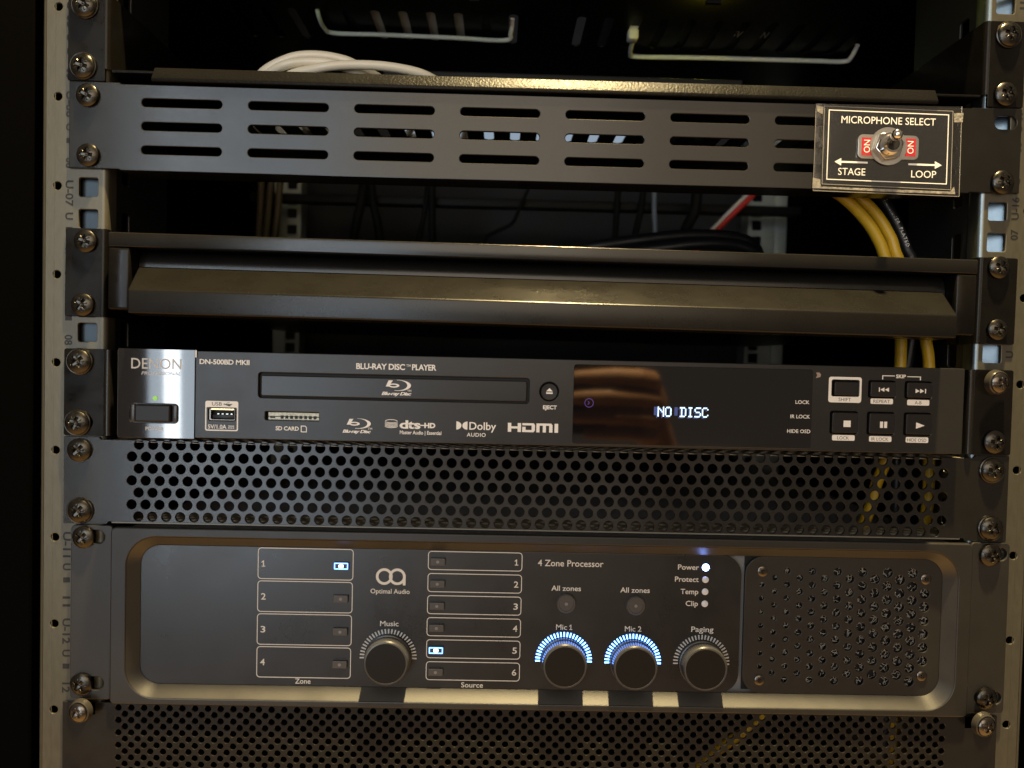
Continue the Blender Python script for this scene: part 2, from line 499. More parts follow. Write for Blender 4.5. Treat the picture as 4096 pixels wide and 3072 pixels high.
def front_rail(s, label):
    zlo, zhi = -275, 290
    t = thing("rack_rail", label, "rack rail", (s * 240, 0, zlo), "zinc front rails")
    face = [rrect(min(s * 224, s * 252.6), max(s * 224, s * 252.6), zlo, zhi)]
    for z in hole_rows(zlo + 8, zhi - 8):
        xc = s * 231.2
        face.append(rrect(xc - 4.75, xc + 4.75, z - 4.75, z + 4.75, 1.1, 3))
    for k in range(-6, 7):
        face.append(circ(s * 246.7, 44.45 * k, 2.05, 18))
    plate("rail_face", face, 0, 1.8, ZINC, t, 0.35)
    # rounded inner bend and flange
    vs, fs = [], []
    prof = []
    for k in range(7):
        a = math.radians(90 * k / 6)
        prof.append((224 - 2.4 * math.sin(a), 2.4 - 2.4 * math.cos(a)))
    prof.append((221.6, 9.0))
    for x, y in prof:
        for z in (zlo, zhi): vs.append((s * x, y + 0.02, z))
    for i in range(len(prof) - 1): fs.append((2 * i, 2 * i + 1, 2 * i + 3, 2 * i + 2))
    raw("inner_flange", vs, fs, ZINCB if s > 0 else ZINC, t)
    # rolled outer edge
    vs, fs, prof = [], [], []
    for k in range(9):
        a = math.radians(100 * k / 8)
        prof.append((252.6 + 2.2 * math.sin(a), 2.2 - 2.2 * math.cos(a)))
    prof.append((254.4, 24))
    for x, y in prof:
        for z in (zlo, zhi): vs.append((s * x, y + 0.02, z))
    for i in range(len(prof) - 1): fs.append((2 * i, 2 * i + 1, 2 * i + 3, 2 * i + 2))
    raw("outer_edge", vs, fs, ZINC, t)
    # pressed line in the face
    box("pressed_line", s * 248.0 - 0.15, s * 248.0 + 0.15, -0.06, 0.4, zlo, zhi, ZINC, t)
    # return web seen through the square holes, tilted to mirror the daylight
    if s > 0:
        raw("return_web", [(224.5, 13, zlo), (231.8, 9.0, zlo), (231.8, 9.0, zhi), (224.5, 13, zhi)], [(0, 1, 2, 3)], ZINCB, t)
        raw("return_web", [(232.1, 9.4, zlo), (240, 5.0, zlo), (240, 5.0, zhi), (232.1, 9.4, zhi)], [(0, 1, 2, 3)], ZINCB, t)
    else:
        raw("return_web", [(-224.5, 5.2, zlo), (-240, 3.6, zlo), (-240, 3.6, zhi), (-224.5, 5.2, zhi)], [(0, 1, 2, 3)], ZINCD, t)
    return t
railL = front_rail(-1, "left zinc front rail with square holes and printed unit numbers")
railR = front_rail(1, "right zinc front rail with square holes and printed unit numbers")
# printed unit marks: "07 U-08 U" once per unit
for k in range(-4, 6):
    zc = 83.0 - 44.45 * (k + 0)
    n2 = 7 + k
    if 1 <= n2 <= 12:
        text_rot("U-%02d" % n2, -240.6, zc + 2.2, 13.0, 3.6, -0.08, INK, railL, False, 0.022)
        text_rot("U", -240.6, zc - 9.2, 3.6, 3.6, -0.08, INK, railL, False, 0.022)
        decal("unit_mark", [rrect(-242.3, -238.9, zc - 17.2, zc - 14.6)], -0.01, INK, railL, 0.07)
        text_rot("%02d" % n2, -240.6, zc - 27.0, 5.2, 3.6, -0.08, INK, railL, False, 0.022)
for k in range(-4, 5):
    zc = 76.8 - 44.45 * k
    n2 = 7 + k
    text_rot("%02d" % n2, 240.3, zc, 5.4, 3.6, -0.08, INK, railR, True, 0.022)
    text_rot("U-%02d" % (23 - n2), 240.3, zc + 13.4, 11.5, 3.6, -0.08, INK, railR, True, 0.022)
    text_rot("U", 240.3, zc - 17.0, 3.6, 3.6, -0.08, INK, railR, True, 0.022)

# rear rails
for s, lab in ((-1, "rear left zinc rail seen deep inside the rack"), (1, "rear right zinc rail seen deep inside the rack")):
    x0, x1 = sorted((s * 223.8, s * 250))
    face = [rrect(x0, x1, -250, 300)]
    for z in hole_rows(-240, 290):
        face.append(rrect(s * 232.5 - 4.75, s * 232.5 + 4.75, z - 4.75, z + 4.75, 1.0, 2))
    t = thing("rear_rail", lab, "rack rail", (s * 236, 378, -250), "zinc rear rails")
    plate("rail_face", face, 377, 379, ZINCR, t, 0.4)
    x0, x1 = sorted((s * 223.8, s * 225.3))
    box("rail_flange", x0, x1, 379, 400, -250, 300, ZINCR, t)
    if s > 0:
        box("outer_flange", 250, 268, 376, 392, -250, 300, ZINCR, t, 1.0)

# rear cross bar
tag(box("cross_bar", -262, 262, 338, 352, 152.5, 160.5, BLACK, None, 1.0), "dark cross bar at the back of the rack above hanging cables", "cross bar")

# ================================================================ UPPER VENTED SHELF (underside in view at the top)
up = thing("vented_shelf", "black vented shelf seen from below at the top of the picture", "shelf", (0, 20, 235))
slots = []
for k in range(12): slots.append(rrect(-224 + 18.42 * k, -218 + 18.42 * k, 121, 168, 3, 4))
for k in range(12): slots.append(rrect(24 + 18.42 * k, 30 + 18.42 * k, 121, 168, 3, 4))
slots = [s_ for s_ in slots if max(p[0] for p in s_) < 216 and min(p[0] for p in s_) > -216]
plate_h("shelf_floor", [rrect(-222, 222, 2, 330)] + slots, 235, 236.2, POWDER, up, 0.3)
prism_x("front_lip", [(0, 229), (2, 229), (2, 240), (0, 240)], -222, 222, POWDER, up, 0.4)
LG, LY = 88, 82
# devices standing on that shelf, glimpsed through the slots
dv = thing("network_switch", "black box with white labels glimpsed through the upper left shelf slots", "network switch", (-85, 130, 237))
box("housing", -155, -22, 60, 240, 237.35, 275, BLACK, dv, 1.0)
for i, x in enumerate((-110.5, -91.8, -73, -54.7)):
    o = decal("paper_label", [rrect(x - 6, x + 6, 0, 1)], 0, PAPER, dv) if False else box("paper_label", x - 5, x + 5, 112, 175, 237.0, 237.3, PAPER, dv)
box("port_led", -130, -126, LG - 2, LG, 229, 230.5, LEDGREEN, dv)
box("added_led_shield", -132, -124, LG - 5, LG - 2.2, 226, 234.9, BLACK, dv)  # added out of view, keeps the LED light off the side walls
box("port_led", -44, -42, LG - 1, LG + 1, 229, 230.5, LEDGREEN, dv)
box("added_led_shield", -46, -40, LG - 4, LG - 1.2, 226, 234.9, BLACK, dv)
dv2 = thing("audio_interface", "black box with small white print glimpsed through the upper right shelf slots", "audio box", (150, 130, 237))
box("housing", 50, 215, 60, 240, 237.35, 275, BLACK, dv2, 1.0)
for x, tx in ((137, "5V"), (156, "IN")):
    me = text_mesh(tx, 0.01)
    for v in me.vertices:
        v.co = Vector(((x - 3 + v.co.x * 6) * MM, (150 - v.co.y * 14) * MM, 237.2 * MM))
    finish("lettering", me, PAPER, dv2, False)
box("port_led", 100, 105, LY - 2, LY, 228.5, 230.5, LEDYEL, dv2)
box("added_led_shield", 98, 107, LY - 5, LY - 2.2, 226, 234.9, BLACK, dv2)  # added unseen shield behind the yellow LED
o = box("cable_plug", 60.5, 67.5, 137, 146, 229, 241, WHITE, None, 1.2)
tag(o, "small white plug poking down through a shelf slot", "plug")
tag(tube("grey_cable", [(-148.4, 122, 238), (-148.2, 128, 233), (-147.5, 140, 231), (-142, 147, 230.5), (-110, 148.5, 231), (-60, 150, 231), (-24, 151.5, 231), (-20, 146, 234), (-19, 138, 240)], 1.5, GCAB, None, 10, 6),
    "thin pale grey cable under the upper shelf, on the left", "cable")
tag(tube("grey_cable", [(65.3, 140, 233), (65.5, 155, 230.5), (67, 166, 230), (73, 170.5, 230), (120, 170.5, 230.5), (200, 170, 230.5), (223, 169.8, 230.5), (227, 166, 232), (228, 158, 238)], 1.6, GCAB, None, 10, 6),
    "thin pale grey cable under the upper shelf, on the right", "cable")

# ================================================================ ONE UNIT SHELF WITH THE WHITE CABLE
sh = thing("rack_shelf", "black powder coated shelf with raised front lip below the top edge", "shelf", (0, 0, 141))
for s in (-1, 1):
    x0, x1 = sorted((s * 222.6, s * 241.0))
    slot = [rrect(s * 232 - 5, s * 232 + 5, z - 3.3, z + 3.3, 3.2) for z in (148, 177.4)]
    plate("ear", [rrect(x0, x1, 140.9, 184.2, 0.6)] + slot, -1.6, -0.05, EARBLK, sh, 0.25)
    # bent side wall
    vs, fs, prof = [], [], []
    for k in range(7):
        a = math.radians(90 * k / 6)
        prof.append((222.6 - 2.2 * math.sin(a), -1.6 + 2.2 - 2.2 * math.cos(a)))
    prof.append((220.4, 230))
    for x, y in prof:
        for z in (147.2 if True else 141, 184.2): vs.append((s * x, y, z))
    for i in range(len(prof) - 1): fs.append((2 * i, 2 * i + 1, 2 * i + 3, 2 * i + 2))
    raw("side_wall", vs, fs, EARBLK, sh)
slots = [rrect(-2.7 + 16.3 * k, 3.3 + 16.3 * k, 58, 102, 3, 4) for k in range(-12, 12)]
plate_h("tray_floor", [rrect(-220.2, 220.2, 0.5, 230)] + slots, 146.2, 147.6, POWDER, sh, 0.3)
prism_x("front_lip", [(-2.9, 141.3), (-2.9, 143.0), (0.5, 149.3), (2.6, 149.3), (2.6, 147.9), (0.4, 141.3)], -199.2, 197.0, POWDER, sh, 0.5, 3)
box("front_return", -197.0, 195.0, 2.7, 5, 147.7, 149.0, POWDER, sh)
rt = thing("added_glow_box", "added box with a pale blue glowing base glimpsed through the vent slots", "added_box", (20, 110, 148))
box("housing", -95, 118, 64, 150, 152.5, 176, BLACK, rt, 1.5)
box("added_base", -92, 60, 66, 148, 151.6, 152.45, GLOWBLUE, rt)  # added glow that makes the tray slots read bright
box("added_base", 60.2, 115, 66, 148, 151.6, 152.45, LTBLUE, rt)
wc = tube("white_cable", [(-172, 60, 155), (-160, 44, 165), (-145, 40, 172.3), (-131.8, 40, 175.2), (-116.5, 41, 174.4), (-104.5, 44, 171), (-85, 62, 163), (-84, 105, 154),
    (-125, 130, 151), (-175, 105, 151), (-168, 58, 158), (-150, 38, 166.0), (-132, 36, 170.0), (-112, 38, 168.5), (-88, 52, 160), (-70, 95, 153), (-110, 122, 152), (-150, 90, 154), (-148, 45, 161.5),
    (-126, 33.5, 165.6), (-104, 34, 168.4), (-81, 36, 167.9), (-63, 42, 164.7), (-45, 62, 156), (-50, 120, 151)], 2.55, WCAB, None, 14, 8)
wc.location.z = -0.0022
tag(wc, "coiled white cable lying on the shelf behind the front lip", "cable")

# ================================================================ SLOTTED VENT PANEL
vp = thing("vent_panel", "slotted black vent panel with three rows of long slots", "vent panel", (0, 0, 97))
slots = []
for zc in (131.0, 119.3, 107.5):
    for k in range(8):
        x0 = -204.3 + 53.13 * k
        slots.append(rrect(x0, x0 + 40, zc - 2.05, zc + 2.05, 2.0, 6))
outer = [(-240.2, 97.6), (-215, 97.6), (-215, 97.0), (215, 97.0), (215, 97.6), (240.8, 97.6), (240.8, 140.3), (215, 140.3), (215, 139.9), (-215, 139.9), (-215, 140.6), (-240.2, 140.6)]
ears = [rrect(-236, -225, 130.2, 136.8, 3.2), rrect(-236, -225, 100.6, 107.2, 3.2), rrect(226.8, 238.2, 129.8, 136.6, 3.3), rrect(226, 237.5, 99.5, 106, 3.2)]
plate("panel_face", [outer] + slots + ears, -1.6, -0.05, PANEL, vp, 0.35)
prism_x("top_flange", [(-0.6, 139.85), (16, 139.85), (16, 138.6), (-0.6, 138.6)], -214.8, 214.8, PANEL, vp)
prism_x("bottom_flange", [(-0.6, 98.6), (16, 98.6), (16, 97.1), (-0.6, 97.1)], -214.8, 214.8, PANEL, vp)
# empty square hole shows behind the screwless slot
# ================================================================ MICROPHONE SELECT CARD
cd = thing("label_card", "laminated black card reading microphone select taped over the vent panel", "label card", (172, -2, 97))
yb = -1.75
plate("clear_tape_sheet", [[(135.0, 139.9), (209.1, 140.4), (209.5, 95.0), (134.7, 96.1)]], yb - 0.30, yb - 0.22, TAPE, cd)
plate("card_sheet", [[(139.1, 138.7), (204.8, 138.0), (205.2, 98.4), (139.2, 99.6)]], yb - 0.16, yb - 0.02, CARD, cd)
Y = yb - 0.36
fo = [(141.4, 137.1), (202.9, 136.3), (203.1, 101.0), (141.3, 101.8)]
fi = [(141.85, 136.65), (202.45, 135.85), (202.65, 101.45), (141.75, 102.25)]
decal("printed_border", [fo, fi], Y, WHITE, cd, 0.05)
eo = [(138.9, 138.9), (205.0, 138.2), (205.4, 98.2), (139.0, 99.4)]
ei = [(139.25, 138.55), (204.65, 137.85), (205.05, 98.55), (139.35, 99.75)]
decal("card_rim", [eo, ei], Y, CARDEDGE, cd, 0.04)
text("MICROPHONE SELECT", 148.0, 196.2, 130.5, 3.55, Y - 0.06, WHITE, cd, 0.0)
text("STAGE", 147.2, 161.1, 104.4, 3.5, Y - 0.06, WHITE, cd, 0.0)
text("LOOP", 184.6, 197.4, 104.1, 3.5, Y - 0.06, WHITE, cd, 0.0)
decal("arrow", [[(145.2, 111.0), (148.6, 112.9), (148.6, 111.45), (162.1, 111.35), (162.1, 110.45), (148.6, 110.55), (148.6, 109.1)]], Y, WHITE, cd, 0.06)
decal("arrow", [[(200.1, 110.6), (196.6, 112.5), (196.6, 111.05), (183.0, 111.15), (183.0, 110.25), (196.6, 110.15), (196.6, 108.7)]], Y, WHITE, cd, 0.06)
# creased tape ends
for pts in ([(134.8, 139.2), (138.6, 138.4), (138.2, 134.6), (135.6, 135.8)], [(205.4, 137.0), (210.2, 137.3), (209.9, 132.6), (205.6, 132.4)],
            [(134.4, 102.6), (138.2, 101.9), (138.6, 98.2), (205, 97.4), (206.8, 100.0), (207.6, 96.2), (180, 96.4), (134.3, 97.4)]):
    plate("creased_tape_edge", [pts], Y - 0.12, Y - 0.03, TAPEW, cd)
tape_line = [[(134.7, 139.9), (134.95, 139.9), (134.85, 96.1), (134.6, 96.1)], [(209.2, 140.4), (209.5, 140.4), (209.8, 95.0), (209.45, 95.0)], [(134.6, 96.3), (209.5, 95.25), (209.5, 94.95), (134.6, 95.95)]]
for p in tape_line: decal("tape_edge", [p], Y, CARDEDGE, cd, 0.05)

# ================================================================ TOGGLE SWITCH
tg = thing("toggle_switch", "chrome toggle switch with red ON plates through the microphone card", "toggle switch", (172, -2, 119))
yp = Y - 0.1
wing = rrect(156.6, 187.6, 112.7, 124.9, 2.6, 5)
plate("marking_plate", [wing], yp - 0.7, yp, CHROMEM, tg, 0.15)
lathe("marking_disc", [(9.6, yp - 0.65), (9.5, yp - 0.95), (6.0, yp - 0.95)], 172.0, 119.2, CHROMEM, tg, 40)
for x0, x1 in ((158.4, 163.7), (180.6, 186.0)):
    decal("red_panel", [rrect(x0, x1, 114.4, 123.3)], yp - 0.74, RED, tg, 0.05)
    text_rot("ON", (x0 + x1) / 2, 118.9, 6.4, 3.1, yp - 0.86, WHITE, tg, True, 0.0)
hexp = [(171.6 + 7.6 * math.cos(math.radians(a)), 119.0 + 7.6 * math.sin(math.radians(a))) for a in range(12, 372, 60)]
plate("hex_nut", [hexp, circ(171.6, 119.0, 4.6, 24)], yp - 3.6, yp - 0.9, CHROME, tg, 0.5, bres=2)
pf = [(5.2, yp - 1.0)]
for k in range(5):
    pf += [(5.2, yp - 3.0 - 0.55 * k), (4.75, yp - 3.27 - 0.55 * k)]
pf += [(5.0, yp - 6.2), (4.4, yp - 6.6), (3.3, yp - 6.6), (2.6, yp - 5.0), (1.0, yp - 4.6)]
lathe("threaded_bushing", pf, 171.5, 119.0, CHROME, tg, 36, 25)
lathe("bore_shade_disc", [(3.1, yp - 6.2), (3.0, yp - 6.5), (0.2, yp - 6.5)], 171.5, 119.0, INK, tg, 24)  # black disc painted as the shade inside the bushing hole
p0, p1 = Vector((171.3, yp - 4.4, 119.0)), Vector((167.4, yp - 17.6, 119.8))
d = (p1 - p0)
vs, fs = [], []
dn = d.normalized(); nn = dn.orthogonal().normalized(); bn = dn.cross(nn)
prof = [(0, 1.15), (0.55, 1.55), (0.8, 1.9), (0.86, 2.4), (0.93, 2.72), (1.0, 2.8), (1.07, 2.7), (1.14, 2.3), (1.19, 1.6), (1.215, 0.6)]
for tt, r in prof:
    for k in range(24):
        a = 2 * math.pi * k / 24
        vs.append(tuple(p0 + d * tt + (nn * math.cos(a) + bn * math.sin(a)) * r))
for i in range(len(prof) - 1):
    for k in range(24): fs.append((i * 24 + k, i * 24 + (k + 1) % 24, (i + 1) * 24 + (k + 1) % 24, (i + 1) * 24 + k))
fs.append(tuple((len(prof) - 1) * 24 + k for k in range(24)))
raw("lever", vs, fs, CHROME, tg, True, 60)

# ================================================================ DRAWER FRONT
dr = thing("rack_storage_unit", "black rack drawer with sloping pull handle and top bar", "drawer", (0, 0, 44.1))
c0 = 44.1
for s in (-1, 1):
    x0, x1 = sorted((s * 223.2, s * 241.6))
    plate("ear", [rrect(x0, x1, c0 - 22.1, c0 + 22.1, 1.0)] + [rrect(s * 231.6 - 5, s * 231.6 + 5, z - 3.3, z + 3.3, 3.2) for z in (c0 + 16.1, c0 - 15.6)], -1.6, -0.05, EARBLK, dr, 0.3)
    vs, fs, prof = [], [], []
    for k in range(7):
        a = math.radians(90 * k / 6)
        prof.append((223.2 - 2.0 * math.sin(a), -1.6 + 2.0 - 2.0 * math.cos(a)))
    prof.append((221.2, 60))
    for x, y in prof:
        for z in (c0 - 22.1, c0 + 22.1): vs.append((s * x, y, z))
    for i in range(len(prof) - 1): fs.append((2 * i, 2 * i + 1, 2 * i + 3, 2 * i + 2))
    raw("side_bend", vs, fs, EARBLK, dr)
    x0, x1 = sorted((s * 206.3, s * 217.2))
    box("cheek", x0, x1, -8, 14, c0 - 18.6, c0 + 12.5, EARBLK, dr, 1.4, 3)
prism_x("top_bar", [(-8, c0 + 12.6), (-8, c0 + 19.8), (240, c0 + 19.8), (240, c0 + 18.6), (6, c0 + 18.6), (6, c0 + 12.6)], -217.2, 217.2, PANEL, dr, 0.7)
# coved recess behind the handle
prof = []
for k in range(9):
    a = math.radians(90 * k / 8)
    prof.append((8.5 - 7.5 * math.sin(a), c0 + 13 - 9.5 * (1 - math.cos(a))))
vs, fs = [], []
for y, z in prof + [(0.6, c0 - 6)]:
    for x in (-206, 206): vs.append((x, y, z))
for i in range(len(prof)): fs.append((2 * i, 2 * i + 1, 2 * i + 3, 2 * i + 2))
raw("coved_recess", vs, fs, PANEL, dr)
ph = prism_x("pull_handle", [(-5.0, c0 + 3.4), (-30, c0 - 10.1), (-30, c0 - 21.1), (-3, c0 - 21.1), (-3, c0 + 3.4)], -203.4, 201.4, HANDLE, dr, 0.9, 3)
for v in ph.data.vertices:      # the ends taper towards the front
    v.co.x *= 1 - 0.034 * max(0.0, (-v.co.y / MM - 5) / 25)
prism_x("drawer_body", [(8, c0 + 18), (8, c0 - 17), (330, c0 - 17), (330, c0 - 15.6), (10, c0 - 15.6), (10, c0 + 18)], -214, 214, CHASSIS, dr)
dr.rotation_euler = (0, 0.0066, 0)

# ================================================================ DISC PLAYER
dp = thing("disc_player", "charcoal disc player with tray, dark display and transport buttons", "disc player", (0, 0, -36.5))
YF = -8.0
for s in (-1, 1):
    x0, x1 = sorted((s * 221.2, s * 241.5))
    plate("ear", [rrect(x0, x1, -36.6, 7.3, 1.2)] + [rrect(s * 232.5 - 5.5, s * 232.5 + 5.5, z - 3.3, z + 3.3, 3.2) for z in (0.9, -29.8)], -2.2, -0.05, EARBLK, dp, 0.3)
    vs, fs, prof = [], [], []
    for k in range(11):
        a = math.radians(180 * k / 10)
        prof.append((219.4 + 1.8 * math.cos(a), -2.2 + 0.2 - 1.6 * math.sin(a)))
    prof.append((217.6, 30))
    for x, y in prof:
        for z in (-36.2, 7.0): vs.append((s * x, y, z))
    for i in range(len(prof) - 1): fs.append((2 * i, 2 * i + 1, 2 * i + 3, 2 * i + 2))
    raw("ear_bend", vs, fs, PANEL, dp)
btns = [(145.6, 158.8, -7.9, 0.1), (163.9, 177.6, -8.2, 0.5), (182.4, 196.0, -8.2, 0.5),
        (145.0, 159.0, -26.8, -15.4), (163.8, 177.6, -26.8, -15.4), (182.5, 196.4, -26.8, -15.4)]
face = [rrect(-212.0, 212.6, -35.9, 7.5, 0.8)]
face += [rrect(-142.2, -7.2, -15.1, -2.4, 1.6, 4), rrect(-166.7, -153.4, -27.0, -20.8, 0.8, 3), rrect(-138.7, -111.9, -26.1, -21.9, 0.5, 2), circ(2.8, -8.8, 4.8, 32)]
face += [rrect(b[0], b[1], b[2], b[3], 1.0, 3) for b in btns]
plate("front_panel", face, YF, -4.5, DENON, dp, 0.35)
box("front_surround", -212.0, 212.6, -4.4, 14, -35.9, 7.5, BLACK, dp)
box("chassis", -213, 213, 15, 300, -34, 4.2, CHASSIS, dp, 0.8)
# glossy brand plate under its protective film
bp_ = plate("brand_plate", [rrect(-211.2, -173.4, -36.3, 7.9, 0.3), rrect(-205.3, -181.2, -28.9, -19.0, 2.0, 4)], YF - 0.8, YF - 0.15, FILMBLK, dp, 0.12)
bp_["label"] = "glossy black brand plate with protective film, reflecting daylight"
box("film_edge", -173.35, -172.6, YF - 0.75, YF - 0.6, 4.2, 7.8, WHITE, bp_)
yb = YF - 0.86
text("DENON", -204.7, -180.0, -1.9, 5.1, yb, GREYP, bp_, 0.004, 0, 1.0)
text("PROFESSIONAL", -199.7, -180.3, -4.9, 1.6, yb, GREYP, bp_, 0.01, 0.25)
text("POWER", -197.4, -188.4, -32.5, 1.75, yb, GREYP, bp_, 0.02)
decal("power_led", [circ(-192.7, -16.5, 1.15, 20)], yb, LEDG, bp_, 0.2)
box("button_well", -205.2, -181.3, YF - 0.6, -4.6, -28.8, -19.1, BLACK, dp) if False else None
pb = plate("power_button", [rrect(-202.2, -184.6, -28.3, -19.6, 1.0, 3)], YF - 2.6, YF + 0.5, BTN, dp, 0.9, bres=3)
box("button_side", -204.9, -202.5, YF - 1.2, YF + 0.5, -28.4, -19.5, KNOBSIDE, pb, 0.6)
box("button_side", -184.2, -181.6, YF - 1.2, YF + 0.5, -28.4, -19.5, KNOBSIDE, pb, 0.6)
text("DN-500BD MKII", -171.4, -146.7, 1.1, 2.3, YF - 0.08, WHITE, dp, 0.025, 0, 0.95)
# usb port
us = decal("usb_frame", [rrect(-168.3, -152.0, -32.1, -17.2, 0.9, 3), rrect(-167.7, -152.6, -31.5, -20.3, 0.5, 3)], YF, WHITE, dp, 0.07)
text("USB", -165.0, -160.1, -19.5, 1.7, YF - 0.12, DGREYP, us, 0.005)
decal("usb_symbol", [[(-158.9, -18.9), (-155.2, -18.9), (-155.2, -18.65), (-158.9, -18.65)], circ(-158.9, -18.78, 0.38, 12), [(-155.4, -19.15), (-154.6, -18.78), (-155.4, -18.4)],
       [(-157.9, -18.7), (-157.2, -18.1), (-156.2, -18.1), (-156.2, -17.9), (-157.3, -17.9), (-158.2, -18.7)], [(-157.2, -18.85), (-156.5, -19.5), (-155.7, -19.5), (-155.7, -19.7), (-156.6, -19.7), (-157.5, -18.85)]], YF - 0.07, DGREYP, us, 0.05)
text("5V/1.0A", -166.9, -157.7, -31.0, 1.95, YF - 0.08, WHITE, us, 0.015)
decal("direct_current_mark", [rrect(-156.9, -153.9, -29.75, -29.4), rrect(-156.9, -156.1, -30.75, -30.35), rrect(-155.8, -155.0, -30.75, -30.35), rrect(-154.7, -153.9, -30.75, -30.35)], YF, WHITE, us, 0.07)
up_ = plate("usb_port", [rrect(-166.5, -153.6, -26.9, -20.9, 0.7, 3), rrect(-165.6, -154.0, -26.3, -21.6, 0.4, 3)], YF + 0.3, 2, SCREWD, dp, 0.15)
up_["label"] = "metal usb socket"
box("shell_top_reflection", -165.4, -154.2, YF + 0.25, YF + 0.5, -21.6, -21.0, GOLD, up_)  # gold strip painted as the warm reflection on the shell top
box("tongue", -165.2, -154.2, YF + 1.2, 0, -26.2, -24.0, BTN, up_, 0.2)
box("socket_back", -165.6, -154.0, 1.0, 2.5, -26.3, -21.6, BLACK, up_)
for k in range(4): box("contact", -162.9 + 2.2 * k, -161.9 + 2.2 * k, YF + 1.5, -2, -23.95, -23.5, CHROMEM, up_)
# sd slot
sd = plate("card_slot", [rrect(-137.6, -112.0, -26.0, -22.4)], YF + 2.2, YF + 2.8, SDPLATE, dp)
sd["label"] = "memory card slot with metal contacts"
box("slot_shadow_bar", -137.6, -112.0, YF + 1.9, YF + 2.1, -24.6, -24.2, INK, sd)
for k in range(8): box("contact", -131.4 + 2.35 * k, -130.2 + 2.35 * k, YF + 1.6, YF + 2.15, -25.4, -23.9, INK, sd)
box("latch", -136.6, -134.5, YF + 1.6, YF + 2.15, -25.2, -24.7, INK, sd)
text("SD CARD", -133.3, -121.8, -31.1, 1.9, YF - 0.08, WHITE, dp, 0.025)
decal("card_symbol", [[(-120.8, -31.9), (-117.8, -31.9), (-117.8, -29.4), (-118.6, -28.6), (-120.8, -28.6)], [(-120.4, -31.5), (-118.2, -31.5), (-118.2, -29.5), (-118.75, -29.0), (-120.4, -29.0)]], YF, WHITE, dp, 0.07)
# tray
box("tray_recess", -142.6, -6.8, -5.6, -4.5, -15.6, -2.0, BLACK, dp)
td = plate("disc_tray_door", [rrect(-141.0, -8.4, -14.1, -3.9, 0.9, 3)], YF + 0.35, -5.8, TRAY, dp, 0.4)
text("BLU-RAY DISC", -93.8, -69.5, 0.4, 2.75, YF - 0.08, WHITE, dp, 0.025, 0, 0.95)
text("TM", -68.9, -66.7, 2.0, 1.1, YF - 0.08, WHITE, dp, 0.01)
text("PLAYER", -66.0, -53.9, 0.45, 2.75, YF - 0.08, WHITE, dp, 0.025, 0, 0.95)

def disc_logo(x0, x1, zt, zb, y, parent):
    """swept disc with a slanted b, and its name line below, as printed"""
    w, h = x1 - x0, zt - zb
    def P(u, v): return (x0 + u * w, zb + v * h)
    # outer swoosh: crescent of an ellipse
    out = []
    for k in range(25):
        a = math.radians(95 - 200 * k / 24)
        out.append(P(0.50 + 0.50 * math.cos(a), 0.52 + 0.48 * math.sin(a)))
    for k in range(25):
        a = math.radians(-105 + 200 * k / 24)
        out.append(P(0.47 + 0.39 * math.cos(a), 0.53 + 0.45 * math.sin(a)))
    decal("disc_emblem", [out], y, WHITE, parent, 0.07)
    bo = [P(0.14, 0.95), P(0.30, 0.95), P(0.22, 0.66)]
    for k in range(15):
        a = math.radians(110 - 260 * k / 14)
        bo.append(P(0.34 + 0.22 * math.cos(a), 0.50 + 0.18 * math.sin(a)))
    bo += [P(0.03, 0.40)]
    inner = [P(0.33 + 0.13 * math.cos(2 * math.pi * k / 18), 0.50 + 0.075 * math.sin(2 * math.pi * k / 18)) for k in range(18)]
    decal("disc_emblem", [bo, inner], y, WHITE, parent, 0.07)
disc_logo(-79.4, -66.4, -4.7, -10.4, YF + 0.35, td)
text("Blu-ray Disc", -81.0, -66.1, -12.3, 1.5, YF + 0.27, WHITE, td, 0.035, 0.3, 0.9)
text("TM", -68.2, -66.2, -10.5, 0.95, YF + 0.27, WHITE, td, 0.005)
disc_logo(-98.4, -86.0, -24.4, -29.7, YF, dp)
text("Blu-ray Disc", -100.1, -85.9, -31.6, 1.45, YF - 0.08, WHITE, dp, 0.035, 0.3, 0.9)
text("TM", -87.6, -85.3, -29.9, 1.0, YF - 0.08, WHITE, dp, 0.005)
# stacked disc lines + dts-HD
for k in range(5):
    zc = -25.7 - 0.62 * k
    ring, rin = [], []
    for j in range(17):
        a = math.pi * j / 16
        ring.append((-75.8 + 3.2 * math.cos(a + math.pi), zc + 0.25 - 0.85 * math.sin(a)))
    for j in range(17):
        a = math.pi * (1 - j / 16)
        rin.append((-75.8 + 3.2 * math.cos(a + math.pi), zc + 0.25 - 0.85 * math.sin(a) + 0.33))
    decal("stacked_disc_emblem", [ring + rin], YF, WHITE, dp, 0.07)
el = [(-75.8 + 3.2 * math.cos(2 * math.pi * k / 24), -25.45 + 1.0 * math.sin(2 * math.pi * k / 24)) for k in range(24)]
eli = [(-75.8 + 2.75 * math.cos(2 * math.pi * k / 24), -25.45 + 0.72 * math.sin(2 * math.pi * k / 24)) for k in range(24)]
decal("stacked_disc_emblem", [el, eli], YF, WHITE, dp, 0.07)
text("dts", -71.7, -61.2, -28.8, 3.9, YF - 0.08, WHITE, dp, 0.03, 0, 0.92)
decal("hyphen", [rrect(-61.4, -58.9, -27.4, -26.9)], YF, WHITE, dp, 0.07)
text("HD", -59.3, -53.8, -28.3, 2.3, YF - 0.08, WHITE, dp, 0.05)
text("Master Audio | Essential", -71.5, -50.7, -31.7, 1.75, YF - 0.08, WHITE, dp, 0.018)
